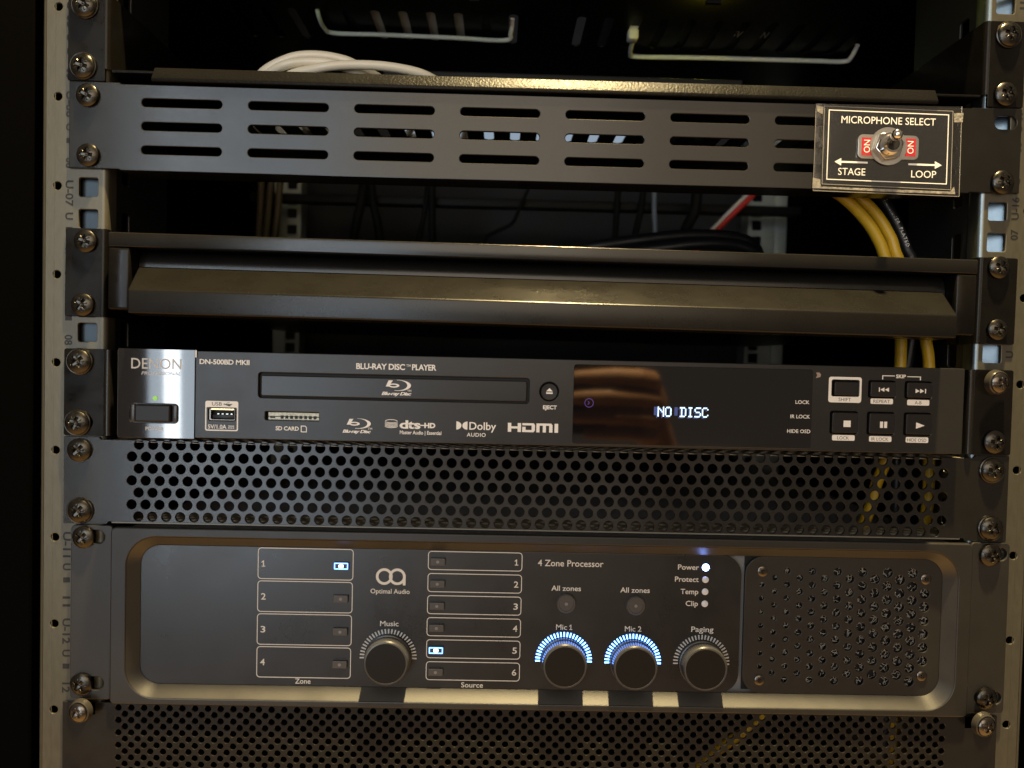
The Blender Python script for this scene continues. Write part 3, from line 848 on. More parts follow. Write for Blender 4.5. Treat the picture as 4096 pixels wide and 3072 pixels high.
# double D emblem
dl_ = [(-43.3, -28.9)] + [(-43.3 + 2.55 * math.cos(math.radians(a)), -26.8 + 2.05 * math.sin(math.radians(a))) for a in range(-90, 91, 15)] + [(-43.3, -24.75)]
dr_ = [(-37.75, -28.9)] + [(-37.75 - 2.55 * math.cos(math.radians(a)), -26.8 + 2.05 * math.sin(math.radians(a))) for a in range(-90, 91, 15)] + [(-37.75, -24.75)]
decal("double_d_emblem", [dl_], YF, WHITE, dp, 0.07)
decal("double_d_emblem", [dr_], YF, WHITE, dp, 0.07)
text("Dolby", -36.8, -23.4, -28.7, 3.7, YF - 0.08, WHITE, dp, 0.012)
text("AUDIO", -38.0, -28.5, -32.2, 1.8, YF - 0.08, WHITE, dp, 0.012, 0, 1.1)
# square connector logo letters
zt, zb = -24.9, -29.4
hm = (zt + zb) / 2
decal("block_letter", [[(-17.5, zb), (-15.8, zb), (-15.8, hm - 0.55), (-12.6, hm - 0.55), (-12.6, zb), (-10.9, zb), (-10.9, zt), (-12.6, zt), (-12.6, hm + 0.55), (-15.8, hm + 0.55), (-15.8, zt), (-17.5, zt)]], YF, WHITE, dp, 0.07)
decal("block_letter", [[(-10.3, zb), (-4.6, zb), (-3.9, zb + 0.9), (-3.9, zt - 0.9), (-4.6, zt), (-10.3, zt), (-10.3, zt - 1.1), (-5.6, zt - 1.1), (-5.6, zb + 1.1), (-8.6, zb + 1.1), (-8.6, hm + 0.4), (-10.3, hm + 0.4)]], YF, WHITE, dp, 0.07)
decal("block_letter", [[(-3.2, zb), (-1.6, zb), (-1.6, zt - 1.1), (0.0, zt - 1.1), (0.0, zb), (1.6, zb), (1.6, zt - 1.1), (3.2, zt - 1.1), (3.2, zb), (4.9, zb), (4.9, zt - 0.8), (4.2, zt), (-3.2, zt)]], YF, WHITE, dp, 0.07)
decal("block_letter", [rrect(5.9, 7.7, zb, zt)], YF, WHITE, dp, 0.07)
# eject button
ej = lathe("eject_button", [(4.25, -4.6), (4.25, YF - 0.7), (3.9, YF - 1.05), (1.5, YF - 0.95), (0.3, YF - 0.93)], 2.8, -8.8, BTN, dp, 36)
decal("eject_symbol", [[(1.2, -8.7), (4.5, -8.7), (2.85, -7.0)], rrect(1.2, 4.5, -9.9, -9.15)], YF - 1.03, WHITE, ej, 0.06)
text("EJECT", -0.1, 6.8, -17.6, 1.8, YF - 0.08, WHITE, dp, 0.03)
# display window
dw = plate("display_window", [rrect(14.9, 135.3, -34.8, 5.2, 1.4, 4)], YF - 0.55, YF - 0.05, GLOSS, dp, 0.15)
dw["label"] = "gloss black display window reading NO DISC in bright dots"
rim = [rrect(14.7, 135.5, -35.0, 5.4, 1.5, 4), rrect(15.1, 135.1, -34.6, 5.0, 1.3, 4)]
decal("display_rim", rim, YF - 0.12, GREYP, dw, 0.14) if False else None
FONT = {"N": ["10001", "11001", "10101", "10011", "10001", "10001", "10001"], "O": ["01110", "10001", "10001", "10001", "10001", "10001", "01110"],
        "D": ["11110", "01001", "01001", "01001", "01001", "01001", "11110"], "I": ["01110", "00100", "00100", "00100", "00100", "00100", "01110"],
        "S": ["01111", "10000", "10000", "01110", "00001", "00001", "11110"], "C": ["01110", "10001", "10000", "10000", "10000", "10001", "01110"]}
def dots(s, x0, z0, px, pz, adv, y, material, name, parent):
    vs, fs = [], []
    for i, ch in enumerate(s):
        if ch not in FONT: continue
        for r, row in enumerate(FONT[ch]):
            for c, b in enumerate(row):
                if b == "1":
                    xx, zz = x0 + i * adv + c * px, z0 + (6 - r) * pz
                    n = len(vs)
                    g = 0.04
                    vs += [(xx + g, y, zz + g), (xx + px - g, y, zz + g), (xx + px - g, y, zz + pz - g), (xx + g, y, zz + pz - g)]
                    fs.append((n, n + 1, n + 2, n + 3))
    return raw(name, vs, fs, material, parent, False)
dots("NO DISC", 57.4, -20.1, 0.66, 0.72, 3.72, YF - 0.62, VFD, "lit_dots", dw)
dots("NO DISC", 56.7, -20.75, 0.66, 0.72, 3.72, YF - 0.60, VFDG, "dots_reflection", dw)  # dim shifted copy imitating the lit dots' reflection in the glass
for x0 in (55.6, 65.9): decal("dim_cell", [rrect(x0, x0 + 1.6, -19.4, -15.2)], YF - 0.55, VFDG, dw, 0.03)
ring = [circ(22.9, -14.0, 2.3, 20), circ(22.9, -14.0, 2.0, 20)]
decal("infrared_sensor", ring, YF - 0.55, IRGLOW, dw, 0.04)
decal("infrared_sensor", [[(22.2, -13.2), (22.5, -13.1), (23.2, -14.0), (22.4, -15.0), (22.2, -14.8), (22.8, -14.0)]], YF - 0.55, IRGLOW, dw, 0.04)
yw = YF - 0.62
text("LOCK", 126.8, 133.9, -12.1, 1.75, yw, WHITE, dw, 0.01)
text("IR LOCK", 124.5, 134.4, -19.4, 1.75, yw, WHITE, dw, 0.01)
text("HIDE OSD", 123.1, 134.8, -26.8, 1.75, yw, WHITE, dw, 0.01)
# torn sticker scrap beside the display
decal("sticker_scrap", [[(137.0, 3.8), (138.6, 3.9), (139.5, 2.9), (139.2, 1.6), (136.9, 1.0), (137.6, 2.4)]], YF, mat("pink_scrap", (0.30, 0.22, 0.19), 0.6), dp, 0.06)
# transport buttons
sym = {
 0: [], 1: [rrect(168.6, 169.1, -5.1, -2.9)] + [[(x, -4.0), (x + 2.1, -2.9), (x + 2.1, -5.1)] for x in (169.3, 171.6)],
 2: [rrect(192.0, 192.5, -5.4, -3.2)] + [[(x, -3.2), (x + 2.1, -4.3), (x, -5.4)] for x in (187.2, 189.5)],
 3: [rrect(151.3, 154.9, -23.2, -20.0)], 4: [rrect(169.8, 171.3, -23.3, -20.1), rrect(171.9, 173.4, -23.3, -20.1)], 5: [[(188.1, -20.1), (188.1, -23.3), (192.5, -21.7)]]}
for i, b in enumerate(btns):
    g = 0.55
    bt = plate("transport_button", [rrect(b[0] + g, b[1] - g * (0.2 if i else 1), b[2] + g, b[3] - g, 0.8, 3)], YF - 1.1, -4.6, BTN, dp, 0.45, bres=2)
    if sym[i]: decal("button_symbol", sym[i], YF - 1.1, WHITE, bt, 0.06)
decal("shift_frame", [rrect(143.6, 160.3, -11.0, 1.9, 1.2, 4), rrect(145.0, 159.3, -8.0, 0.6, 0.9, 4)], YF, WHITE, dp, 0.07)
text("SHIFT", 148.8, 155.1, -10.3, 1.7, YF - 0.12, DGREYP, dp, 0.0)
for x0, x1, z0, z1, s, a, b in ((165.1, 176.5, -11.3, -8.6, "REPEAT", 166.5, 175.0), (183.7, 195.0, -11.6, -8.8, "A-B", 187.6, 191.0),
        (146.2, 157.7, -30.2, -27.4, "LOCK", 148.8, 154.7), (165.0, 176.4, -30.4, -27.6, "IR LOCK", 166.2, 174.8), (183.7, 195.2, -30.5, -27.7, "HIDE OSD", 184.4, 194.2)):
    pl = decal("printed_tab", [rrect(x0, x1, z0, z1, 0.6, 3)], YF, WHITE, dp, 0.07)
    text(s, a, b, z0 + 0.55, 1.6, YF - 0.12, DGREYP, pl, 0.0)
text("SKIP", 177.6, 182.6, 2.0, 1.7, YF - 0.08, WHITE, dp, 0.03)
decal("skip_bracket", [[(170.6, 1.1), (171.1, 1.1), (171.1, 2.8), (177.0, 2.8), (177.0, 3.2), (170.6, 3.2)]], YF, WHITE, dp, 0.07)
decal("skip_bracket", [[(190.3, 1.1), (189.8, 1.1), (189.8, 2.6), (183.3, 2.6), (183.3, 3.0), (190.3, 3.0)]], YF, WHITE, dp, 0.07)

# ================================================================ PERFORATED ONE UNIT PANEL
pp = thing("perforated_panel", "black panel with seven rows of large round holes below the disc player", "perforated panel", (0, 0, -81.5))
holes = []
DX = 7.033
for r in range(7):
    z = -40.55 - 6.09 * r
    if r % 2 == 0: xs = [-203.9 + DX * k for k in range(59)]
    else: xs = [-207.4 + DX * k for k in range(60)]
    holes += [circ(x, z, 2.52, 16, 0.1) for x in xs]
outer = [(-241.6, -81.3), (-220, -81.3), (-219, -80.0), (219, -80.0), (220, -81.3), (241.4, -81.3), (241.4, -37.1), (224, -37.1), (223, -38.4), (-223, -38.4), (-224, -37.1), (-241.6, -37.1)]
ears = [rrect(s * 232.8 - 4.5, s * 232.8 + 4.5, z - 3.3, z + 3.3, 3.2) for s in (-1, 1) for z in (-44, -74.6)]
plate("panel_face", [outer] + holes + ears, -1.6, -0.1, PANEL2, pp, 0.15, bres=0)
for nm, z0, z1 in (("top_flange", -39.6, -38.5), ("bottom_flange", -81.0, -79.9)):
    fh = []
    for r in range(3):
        y = 4.6 + 6.09 * r
        xs = [-207.4 + DX * k for k in range(60)] if r % 2 == 0 else [-203.9 + DX * k for k in range(59)]
        fh += [circ(x, y, 2.52, 12) for x in xs]
    plate_h(nm, [rrect(-218, 218, -0.2, 21)] + fh, z0, z1, FLANGE, pp, 0.0)

# ================================================================ ZONE PROCESSOR
zp = thing("zone_processor", "black two unit zone processor with knobs, buttons and round hole grille", "zone processor", (3, 0, -172))
YO, YI = -4.0, 1.0
for s, x0, x1 in ((-1, -237.2, -216.2), (1, 222.6, 243.0)):
    cut = [rrect((x0 + x1) / 2 + (-2.5 if s < 0 else -0.2) - 5, (x0 + x1) / 2 + (-2.5 if s < 0 else -0.2) + 9, z - 3.4, z + 3.4, 3.3) for z in (-87.8, -162.8)]
    plate("ear", [rrect(x0, x1, -171.0, -81.9, 2.2)] + cut, -2.6, -0.05, OAFRAME, zp, 0.4)
fo = rrect(-208.6, 215.9, -169.2, -87.0, 15.0, 10)
fi = rrect(-203.6, 210.6, -163.9, -91.9, 10.0, 10)
plate("frame", [rrect(-216.6, 223.2, -172.6, -82.4, 2.5, 4), fo], YO, -0.5, OAFRAME, zp, 0.7, bres=2)
vs = [(x, YO + 0.25, z) for x, z in fo] + [(x, YI, z) for x, z in fi]
n = len(fo)
raw("frame_bevel", vs, [(i, (i + 1) % n, n + (i + 1) % n, n + i) for i in range(n)], OABEV, zp, True, 60)
box("chassis", -212, 218, 5.0, 330, -168, -84.5, LID, zp, 0.6)
plate("control_face", [rrect(-203.5, 105.4, -163.8, -92.0, 9.8, 8)], YI - 0.05, YI + 2.0, OAFACE, zp, 0.25)
gh, foamc = [], []
for c in range(14):
    x = 116.3 + 6.554 * c
    dia = 2.6 + 2.6 * min(1, c / 10.0)
    if c == 0: zs = [-106.8 - 7.15 * k for k in range(7)]
    elif c == 13: zs = [-110.0 - 7.1 * k for k in range(6)]
    elif c % 2 == 0: zs = [-99.4 - 7.13 * k for k in range(9)]
    else: zs = [-103.0 - 7.13 * k for k in range(8)]
    for z in zs:
        gh.append(circ(x, z, dia / 2, 20)); foamc.append((x, z, dia / 2))
plate("grille", [rrect(107.4, 210.5, -163.8, -92.0, 9.8, 8)] + gh, YI - 0.05, YI + 1.2, OAFRAME, zp, 0.2)
# reticulated foam behind the grille: a net of thin strands
vs, fs = [], []
for x, z, r in foamc:
    pts = []
    nP = int(9 + 7.0 * r * r / 1.6)
    for _ in range(nP):
        a, rr = random.random() * 2 * math.pi, (r + 0.7) * math.sqrt(random.random())
        pts.append(Vector((x + rr * math.cos(a), YI + 1.6 + random.random() * 1.1, z + rr * math.sin(a))))
    done = set()
    for i, p in enumerate(pts):
        near = sorted(range(len(pts)), key=lambda j: (pts[j] - p).length)[1:4]
        for j in near:
            if (min(i, j), max(i, j)) in done: continue
            done.add((min(i, j), max(i, j)))
            q = pts[j]; d = (q - p)
            if d.length < 1e-4: continue
            d.normalize(); nn = d.orthogonal().normalized(); bn = d.cross(nn)
            w = 0.085 + 0.05 * random.random()
            b0 = len(vs)
            for e in (p, q):
                for k in range(3):
                    a = 2 * math.pi * k / 3
                    vs.append(tuple(e + (nn * math.cos(a) + bn * math.sin(a)) * w))
            for k in range(3): fs.append((b0 + k, b0 + (k + 1) % 3, b0 + 3 + (k + 1) % 3, b0 + 3 + k))
fm = raw("filter_foam", vs, fs, FOAM, zp, False)
fm["kind"] = "stuff"
box("foam_backing", 108, 210, YI + 3.2, YI + 3.6, -163, -93, BLACK, zp)
for x, z in ((116.3, -99.7), (116.4, -156.9), (201.8, -102.3), (201.6, -153.2)):
    sc = lathe("grille_screw", [(2.75, YI + 0.2), (2.75, YI - 0.45), (2.3, YI - 0.75), (1.0, YI - 0.80), (0.95, YI - 0.3), (0.1, YI - 0.3)], x, z, SCREWD, zp, 24)
    decal("cross_recess", [rrect(x - 0.9, x + 0.9, z - 0.2, z + 0.2), ], YI - 0.79, INK, sc, 0.05)
    decal("cross_recess", [rrect(x - 0.2, x + 0.2, z - 0.9, z + 0.9), ], YI - 0.78, INK, sc, 0.05)
yp = YI - 0.08
def outline(name, x0, x1, z0, z1, r, w, y, material, parent):
    return decal(name, [rrect(x0, x1, z0, z1, r, 4), rrect(x0 + w, x1 - w, z0 + w, z1 - w, max(r - w, 0.1), 4)], y, material, parent, 0.05)
for k in range(4):
    zt = -92.4 - 17.03 * k
    x0, x1 = -144.0, -95.1 - 0.15 * k
    bx = outline("zone_label_box", x0, x1, zt - 16.2, zt, 1.8, 0.38, yp, OFFW, zp)
    if k: text(str(k + 1), x0 + 1.9, x0 + 4.3, zt - 9.8, 3.2, yp - 0.06, OFFW, bx, 0.01)
    else: digit_one(x0 + 2.9, zt - 9.8, 3.2, yp - 0.06, OFFW, bx)
    zc = zt - 8.5
    bt = plate("zone_button", [rrect(-104.9, -97.4, zc - 1.9, zc + 1.9, 0.4, 3)], YI - 1.5, YI, RUBBER, zp, 0.3)
    on = (k == 0)
    if on:
        bt["label"] = "lit zone one button"
        outline("lit_rim", -104.8, -97.5, zc - 1.8, zc + 1.8, 0.4, 0.55, YI - 1.5, LEDRIM, bt)
        outline("lit_rim", -104.5, -97.8, zc - 1.5, zc + 1.5, 0.3, 0.25, YI - 1.53, LEDB, bt)
    decal("light_pipe", [circ(-101.15, zc, 1.25 if on else 0.8, 16)], YI - 1.5, LEDW if on else RUBTIP, bt, 0.08)
text("Zone", -124.1, -116.1, -162.6, 2.55, yp, OFFW, zp, 0.010)
for k in range(6):
    zt = -92.5 - 11.47 * k
    bx = outline("source_label_box", -56.9, -8.3, zt - 9.8, zt, 1.8, 0.38, yp, OFFW, zp)
    if k: text(str(k + 1), -12.4, -10.1, zt - 6.7, 3.1, yp - 0.06, OFFW, bx, 0.01)
    else: digit_one(-11.3, zt - 6.7, 3.1, yp - 0.06, OFFW, bx)
    zc = zt - 5.3
    bt = plate("source_button", [rrect(-55.6, -48.0, zc - 1.85, zc + 1.85, 0.4, 3)], YI - 1.5, YI, RUBBER, zp, 0.3)
    on = (k == 4)
    if on:
        bt["label"] = "lit source five button"
        outline("lit_rim", -55.5, -48.1, zc - 1.75, zc + 1.75, 0.4, 0.55, YI - 1.5, LEDRIM, bt)
        outline("lit_rim", -55.2, -48.4, zc - 1.45, zc + 1.45, 0.3, 0.25, YI - 1.53, LEDB, bt)
    decal("light_pipe", [circ(-51.8, zc, 1.25 if on else 0.8, 16)], YI - 1.5, LEDW if on else RUBTIP, bt, 0.08)
text("Source", -38.5, -27.2, -163.2, 2.55, yp, OFFW, zp, 0.010)
# joined rings emblem and name
em = decal("ring_emblem", [circ(-79.2, -106.2, 4.3, 40), circ(-79.2, -106.2, 2.95, 40)], yp, OFFW, zp, 0.05)
decal("ring_emblem", [circ(-72.5, -106.2, 4.3, 40), circ(-72.5, -106.2, 2.95, 40)], yp - 0.02, OFFW, zp, 0.05)
decal("ring_emblem", [rrect(-69.6, -68.2, -110.6, -105.0, 0.2, 2)], yp - 0.04, OFFW, zp, 0.05)
text("Optimal Audio", -86.1, -66.0, -115.0, 2.35, yp, OFFW, zp, 0.008)
text("Music", -80.9, -71.4, -131.9, 2.6, yp, OFFW, zp, 0.010)
text("4 Zone Processor", -0.3, 33.6, -99.2, 3.2, yp, OFFW, zp, 0.008)
text("All zones", 7.0, 22.3, -111.9, 2.6, yp, OFFW, zp, 0.010)
text("All zones", 42.7, 58.0, -112.2, 2.6, yp, OFFW, zp, 0.010)
text("Mic", 9.9, 15.6, -132.2, 2.7, yp, OFFW, zp, 0.010)
digit_one(17.6, -132.2, 2.7, yp, OFFW, zp)
text("Mic 2", 45.6, 54.2, -132.5, 2.7, yp, OFFW, zp, 0.010)
text("Paging", 80.1, 91.7, -132.1, 2.7, yp, OFFW, zp, 0.010)
for s, x0, z, lz in (("Power", 72.3, -99.7, -98.4), ("Protect", 70.9, -106.0, -104.7), ("Temp", 74.0, -112.4, -111.0), ("Clip", 76.8, -118.6, -117.3)):
    text(s, x0, 83.2, z, 2.6, yp, OFFW, zp, 0.010)
    on = s == "Power"
    lathe("status_led", [(1.75 if not on else 1.85, YI), (1.7, YI - 0.35), (1.0, YI - 0.75), (0.2, YI - 0.85)], 86.7, lz, LEDP if on else STATW, zp, 20)
for x, z in ((14.75, -118.2), (50.7, -118.6)):
    b = lathe("zone_select_button", [(5.0, YI), (5.0, YI - 1.6), (4.5, YI - 2.1), (3.9, YI - 2.1), (3.7, YI - 1.8), (0.2, YI - 1.8)], x, z, RUBBER, zp, 32)
    lathe("light_pipe", [(0.95, YI - 1.7), (0.8, YI - 2.05), (0.1, YI - 2.1)], x, z, RUBTIP, b, 14)
# knobs with rings of light bars
def knob(cx, cz, lit, lab):
    k = lathe("knob", [(11.9, YI - 0.3), (11.9, YI - 2.2), (11.5, YI - 2.4), (11.4, YI - 8.2), (10.9, YI - 9.0), (10.2, YI - 9.1), (9.9, YI - 8.95), (0.3, YI - 8.95)], cx, cz, KNOBSIDE, zp, 96, 32, 48, 0.22, (YI - 7.9, YI - 2.3))
    k["label"] = lab
    lathe("knob_cap", [(10.15, YI - 8.9), (10.1, YI - 9.08), (0.3, YI - 9.08)], cx, cz, KNOB, k, 64)
    vs, fs = [], []
    for j in range(27):
        a = math.radians(182 - 184 * j / 26)
        ca, sa = math.cos(a), math.sin(a)
        w = 0.36
        b0 = len(vs)
        for yy in (YI - 0.01, YI - 0.35):
            for r, t in ((12.25, -w), (14.65, -w), (14.65, w), (12.25, w)):
                vs.append((cx + r * ca - t * sa, yy, cz + r * sa + t * ca))
        fs += [(b0, b0 + 1, b0 + 2, b0 + 3), (b0 + 4, b0 + 5, b0 + 6, b0 + 7)] + [(b0 + q, b0 + (q + 1) % 4, b0 + 4 + (q + 1) % 4, b0 + 4 + q) for q in range(4)]
        o = raw("light_bar", vs, fs, LEDB if lit else RINGP, k, False)
        vs, fs = [], []
knob(-76.4, -148.0, False, "music knob with unlit ring")
knob(14.2, -148.1, True, "microphone one knob ringed by lit blue bars")
knob(50.1, -148.4, True, "microphone two knob ringed by lit blue bars")
knob(85.8, -148.2, False, "paging knob with unlit ring")

# ================================================================ LOWER PERFORATED PANEL
lp = thing("perforated_panel", "black panel with fine staggered round holes along the bottom edge", "perforated panel", (0, 0, -262))
holes = []
for r in range(14):
    z = -175.5 - 3.235 * r
    xs = [-213.1 + 6.49 * k + (3.3 if r % 2 else 0) for k in range(66)]
    holes += [circ(x, z, 1.60, 12, 0.2) for x in xs]
plate("panel_face", [rrect(-241.4, 240.6, -261, -172.9)] + holes + [rrect(-236, -225, -179, -172.95), rrect(224, 235, -179, -172.95)], -1.6, -0.1, PANEL2, lp, 0.24, bres=0)
box("panel_body", -216, 216, 120, 122, -260, -178, VOID, lp)

# ================================================================ SCREWS
def screw_mesh():
    vs, fs = [], []
    NR, NS = 24, 72
    R = 5.9
    def h(r, a):
        dome = 3.3 * math.sqrt(max(0.0, 1 - (r / (R * 1.12)) ** 2)) - 3.3 * math.sqrt(1 - (1 / 1.12) ** 2) + 0.9
        u, v = r * math.cos(a), r * math.sin(a)
        L = 3.35
        arm = 0.0
        for p, q in ((abs(u), abs(v)), (abs(v), abs(u))):
            if p < L:
                wid = 0.98 - 0.16 * p / L
                e = min(1, max(0, (wid - q) / 0.16))
                arm = max(arm, e * (1.9 * (1 - p / L * 0.62)))
        d45 = min(abs(((a + math.pi / 4) % (math.pi / 2)) - 0), abs(((a + math.pi / 4) % (math.pi / 2)) - math.pi / 2))
        if r < 1.75: arm = max(arm, 1.9 * (1 - r / 2.6))
        tick = 0.0
        if 1.7 < r < 3.6 and r * d45 < 0.13: tick = 0.22
        return dome - max(arm, tick)
    vs.append((0, -h(0.001, 0), 0))
    rad = [0.35, 0.7, 1.0, 1.25, 1.5, 1.72, 1.9, 2.1, 2.3, 2.5, 2.7, 2.9, 3.1, 3.25, 3.38, 3.5, 3.7, 4.0, 4.4, 4.8, 5.2, 5.5, 5.75, R]
    for r in rad:
        for k in range(NS):
            a = 2 * math.pi * k / NS
            vs.append((r * math.cos(a), -h(r, a), r * math.sin(a)))
    b0 = len(vs)
    for k in range(NS):
        a = 2 * math.pi * k / NS
        vs.append((R * math.cos(a), 0.6, R * math.sin(a)))
    for k in range(NS): fs.append((0, 1 + k, 1 + (k + 1) % NS))
    for i in range(len(rad)):
        for k in range(NS):
            fs.append((1 + i * NS + k, 1 + i * NS + (k + 1) % NS, 1 + (i + 1) * NS + (k + 1) % NS, 1 + (i + 1) * NS + k))
    me = bpy.data.meshes.new("rack_screw")
    me.from_pydata([(x * MM, y * MM, z * MM) for x, y, z in vs], [], fs)
    bm = bmesh.new(); bm.from_mesh(me); bmesh.ops.recalc_face_normals(bm, faces=bm.faces); bm.to_mesh(me); bm.free()
    me.materials.append(SCREW)
    me.polygons.foreach_set("use_smooth", [True] * len(me.polygons))
    me.set_sharp_from_angle(angle=math.radians(38))
    return me
SM = screw_mesh()
SMD = SM.copy(); SMD.materials.clear(); SMD.materials.append(SCREWD)
wa = lathe("washer", [(6.3, 0.9), (6.75, 0.2), (6.75, -0.3), (6.3, -0.55), (5.4, -0.35)], 0, 0, SCREW, None, 40)
WM = wa.data; bpy.data.objects.remove(wa)
wc_ = lathe("cup_washer", [(7.6, 3.4), (7.6, 2.9), (6.9, 1.2), (6.9, 0.4), (6.4, -0.2), (5.6, -0.1)], 0, 0, CUP, None, 40)
CM = wc_.data; bpy.data.objects.remove(wc_)
def screw(x, z, y, label, washer=None, tilt=(0, 0), dark=False, spin=None, sc=1.0):
    o = bpy.data.objects.new("rack_screw", SMD if dark else SM)
    COL.objects.link(o)
    o.location = Vector((x, y, z)) * MM
    sp = random.uniform(0, math.pi / 2) if spin is None else spin
    o.rotation_euler = (Matrix.Rotation(math.radians(tilt[0]), 3, 'X') @ Matrix.Rotation(math.radians(tilt[1]), 3, 'Z') @ Matrix.Rotation(sp, 3, 'Y')).to_euler()
    o.scale = (sc, sc, sc)
    tag(o, label, "screw", "pan head rack screws")
    if washer:
        w = bpy.data.objects.new("washer" if washer == "flat" else "cup_washer", WM if washer == "flat" else CM)
        COL.objects.link(w)
        w.parent = o
    return o
screw(-232.5, 178.0, -2.2, "cross head screw at the top left corner of the shelf ear", "flat", (2, 0), spin=0.5)
screw(-233.2, 148.0, -2.2, "lower left screw of the shelf ear with flat washer", "flat", (2, -2), spin=0.3)
screw(231.9, 177.2, -2.2, "upper right screw of the shelf ear, top right corner", "flat", (0, 2), spin=0.25)
screw(231.3, 147.2, -2.2, "lower right screw of the shelf ear above the empty slot", None, (0, 2), spin=0.4)
screw(-230.7, 133.6, -2.2, "upper left screw of the slotted vent panel", None, (1, -3), spin=0.45, sc=0.95)
screw(-230.2, 104.0, -2.2, "lower left screw of the slotted vent panel", None, (1, -3), spin=0.1, sc=0.95)
screw(231.5, 102.8, -2.2, "lower right screw of the slotted vent panel beside the card", None, (0, 3), spin=0.65)
screw(-231.0, 61.2, -2.2, "upper left screw of the drawer ear", None, (1, -2), spin=0.3, sc=0.95)
screw(-232.2, 29.4, -2.2, "lower left screw of the drawer ear", None, (0, -2), spin=0.6, sc=0.95)
screw(231.5, 59.6, -2.2, "upper right screw of the drawer ear", None, (0, 2), spin=0.5, sc=0.95)
screw(232.0, 27.9, -2.2, "lower right screw of the drawer ear", None, (0, 2), spin=0.2, sc=0.9)
screw(-233.4, 0.9, -3.0, "upper left screw of the disc player with flat washer", "flat", (0, -1), spin=0.9)
screw(-234.2, -30.0, -3.0, "lower left screw of the disc player with flat washer", "flat", (0, -1), spin=0.35)
screw(230.6, 0.8, -8.0, "dark screw standing proud in a black cup washer on the disc player", "cup", (2, 9), True, spin=0.6, sc=0.86)
screw(232.4, -29.7, -2.8, "lower right screw of the disc player", None, (0, 2), spin=0.15)
screw(-233.3, -43.8, -2.2, "upper left screw of the large hole panel", None, (0, -1), spin=0.8)
screw(-233.0, -74.7, -2.2, "lower left screw of the large hole panel with flat washer", "flat", (0, -1), spin=0.7)
screw(232.3, -44.3, -2.2, "upper right screw of the large hole panel with flat washer", "flat", (0, 1), spin=0.15)
screw(232.8, -74.4, -2.2, "lower right screw of the large hole panel with flat washer", "flat", (0, 1), spin=0.55)
screw(-230.4, -87.8, -3.2, "upper left screw of the zone processor", None, (2, -5), spin=0.75, sc=0.95)
screw(-230.9, -162.9, -3.2, "lower left screw of the zone processor", None, (3, -6), spin=0.7, sc=0.97)
screw(232.4, -88.0, -3.2, "upper right screw of the zone processor", None, (2, 5), spin=0.2, sc=0.97)
screw(233.2, -162.6, -3.2, "lower right screw of the zone processor", None, (3, 7), spin=0.45, sc=0.97)
screw(-229.0, -174.6, -9.5, "dark screw with cup washer at the bottom left of the fine hole panel", "cup", (0, -8), True, spin=0.7, sc=0.80)
screw(229.8, -174.4, -9.5, "dark screw with cup washer at the bottom right of the fine hole panel", "cup", (2, 10), True, spin=0.5, sc=0.84)

# ================================================================ CABLES
ya = tube("yellow_cable", [(150, 40, 112), (163.9, 30, 100.8), (177.8, 30, 87.8), (185.3, 30, 76.6), (188.8, 30, 68.4), (198, 30, 44), (199.5, 30, 22), (199.6, 30, 7), (198, 26, -20), (192, 28, -45), (188.5, 30, -58), (186, 30, -70), (176, 40, -110), (160, 58, -160), (143, 70, -208), (135, 70, -216), (121, 70, -226), (98, 70, -246)], 3.1, YEL)
tag(ya, "yellow cable on the left of the pair, curving down behind the drawer", "cable", "yellow cables")
yb2 = tube("yellow_cable", [(160, 42, 113), (174.8, 33, 101), (184.8, 32, 91.2), (192.3, 31, 78.7), (195.6, 30, 68.6), (209, 30, 42), (213.9, 30, 20.5), (215.7, 30, 7.7), (217, 30, -25), (218, 30, -58), (217, 30, -75), (217, 45, -130), (220, 62, -195), (220, 62, -240)], 3.1, YEL)
tag(yb2, "yellow cable on the right of the pair, nearest the black printed cable", "cable", "yellow cables")
bc = tube("black_cable", [(182, 42, 113), (189.5, 36, 101.2), (197.9, 35, 86.1), (203.6, 35, 73.3), (207, 35, 66), (211, 35, 40), (209, 38, 18), (206, 42, -30), (208, 45, -100), (206, 45, -220)], 3.0, BCAB)
tag(bc, "black cable printed SILVER PLATED beside the yellow cables", "cable")
# wording printed along the black cable
path = spline([(189.5, 36, 101.2), (197.9, 35, 86.1), (203.6, 35, 73.3), (207, 35, 66)], 20)
word = "RE  SILVER  PLATED"
def at_len(s):
    acc = 0
    for i in range(len(path) - 1):
        L = (path[i + 1] - path[i]).length
        if acc + L >= s:
            return path[i].lerp(path[i + 1], (s - acc) / L), (path[i + 1] - path[i]).normalized()
        acc += L
    return path[-1], (path[-1] - path[-2]).normalized()
s_ = 0.6
for ch in word:
    if ch == " ": s_ += 0.9; continue
    p, t = at_len(s_)
    me = text_mesh(ch, 0.0)
    side = Vector((-t.z, 0, t.x)) * -1
    upv = Vector((t.z, 0, -t.x)) * -1
    w = max(v.co.x for v in me.vertices)
    for v in me.vertices:
        q = p + t * (v.co.x * 2.7) + upv * (v.co.y * 2.7 - 1.2) + Vector((0, -3.06, 0))
        v.co = q * MM
    finish("lettering", me, WHITE, bc, False)
    s_ += w * 2.7 + 0.45

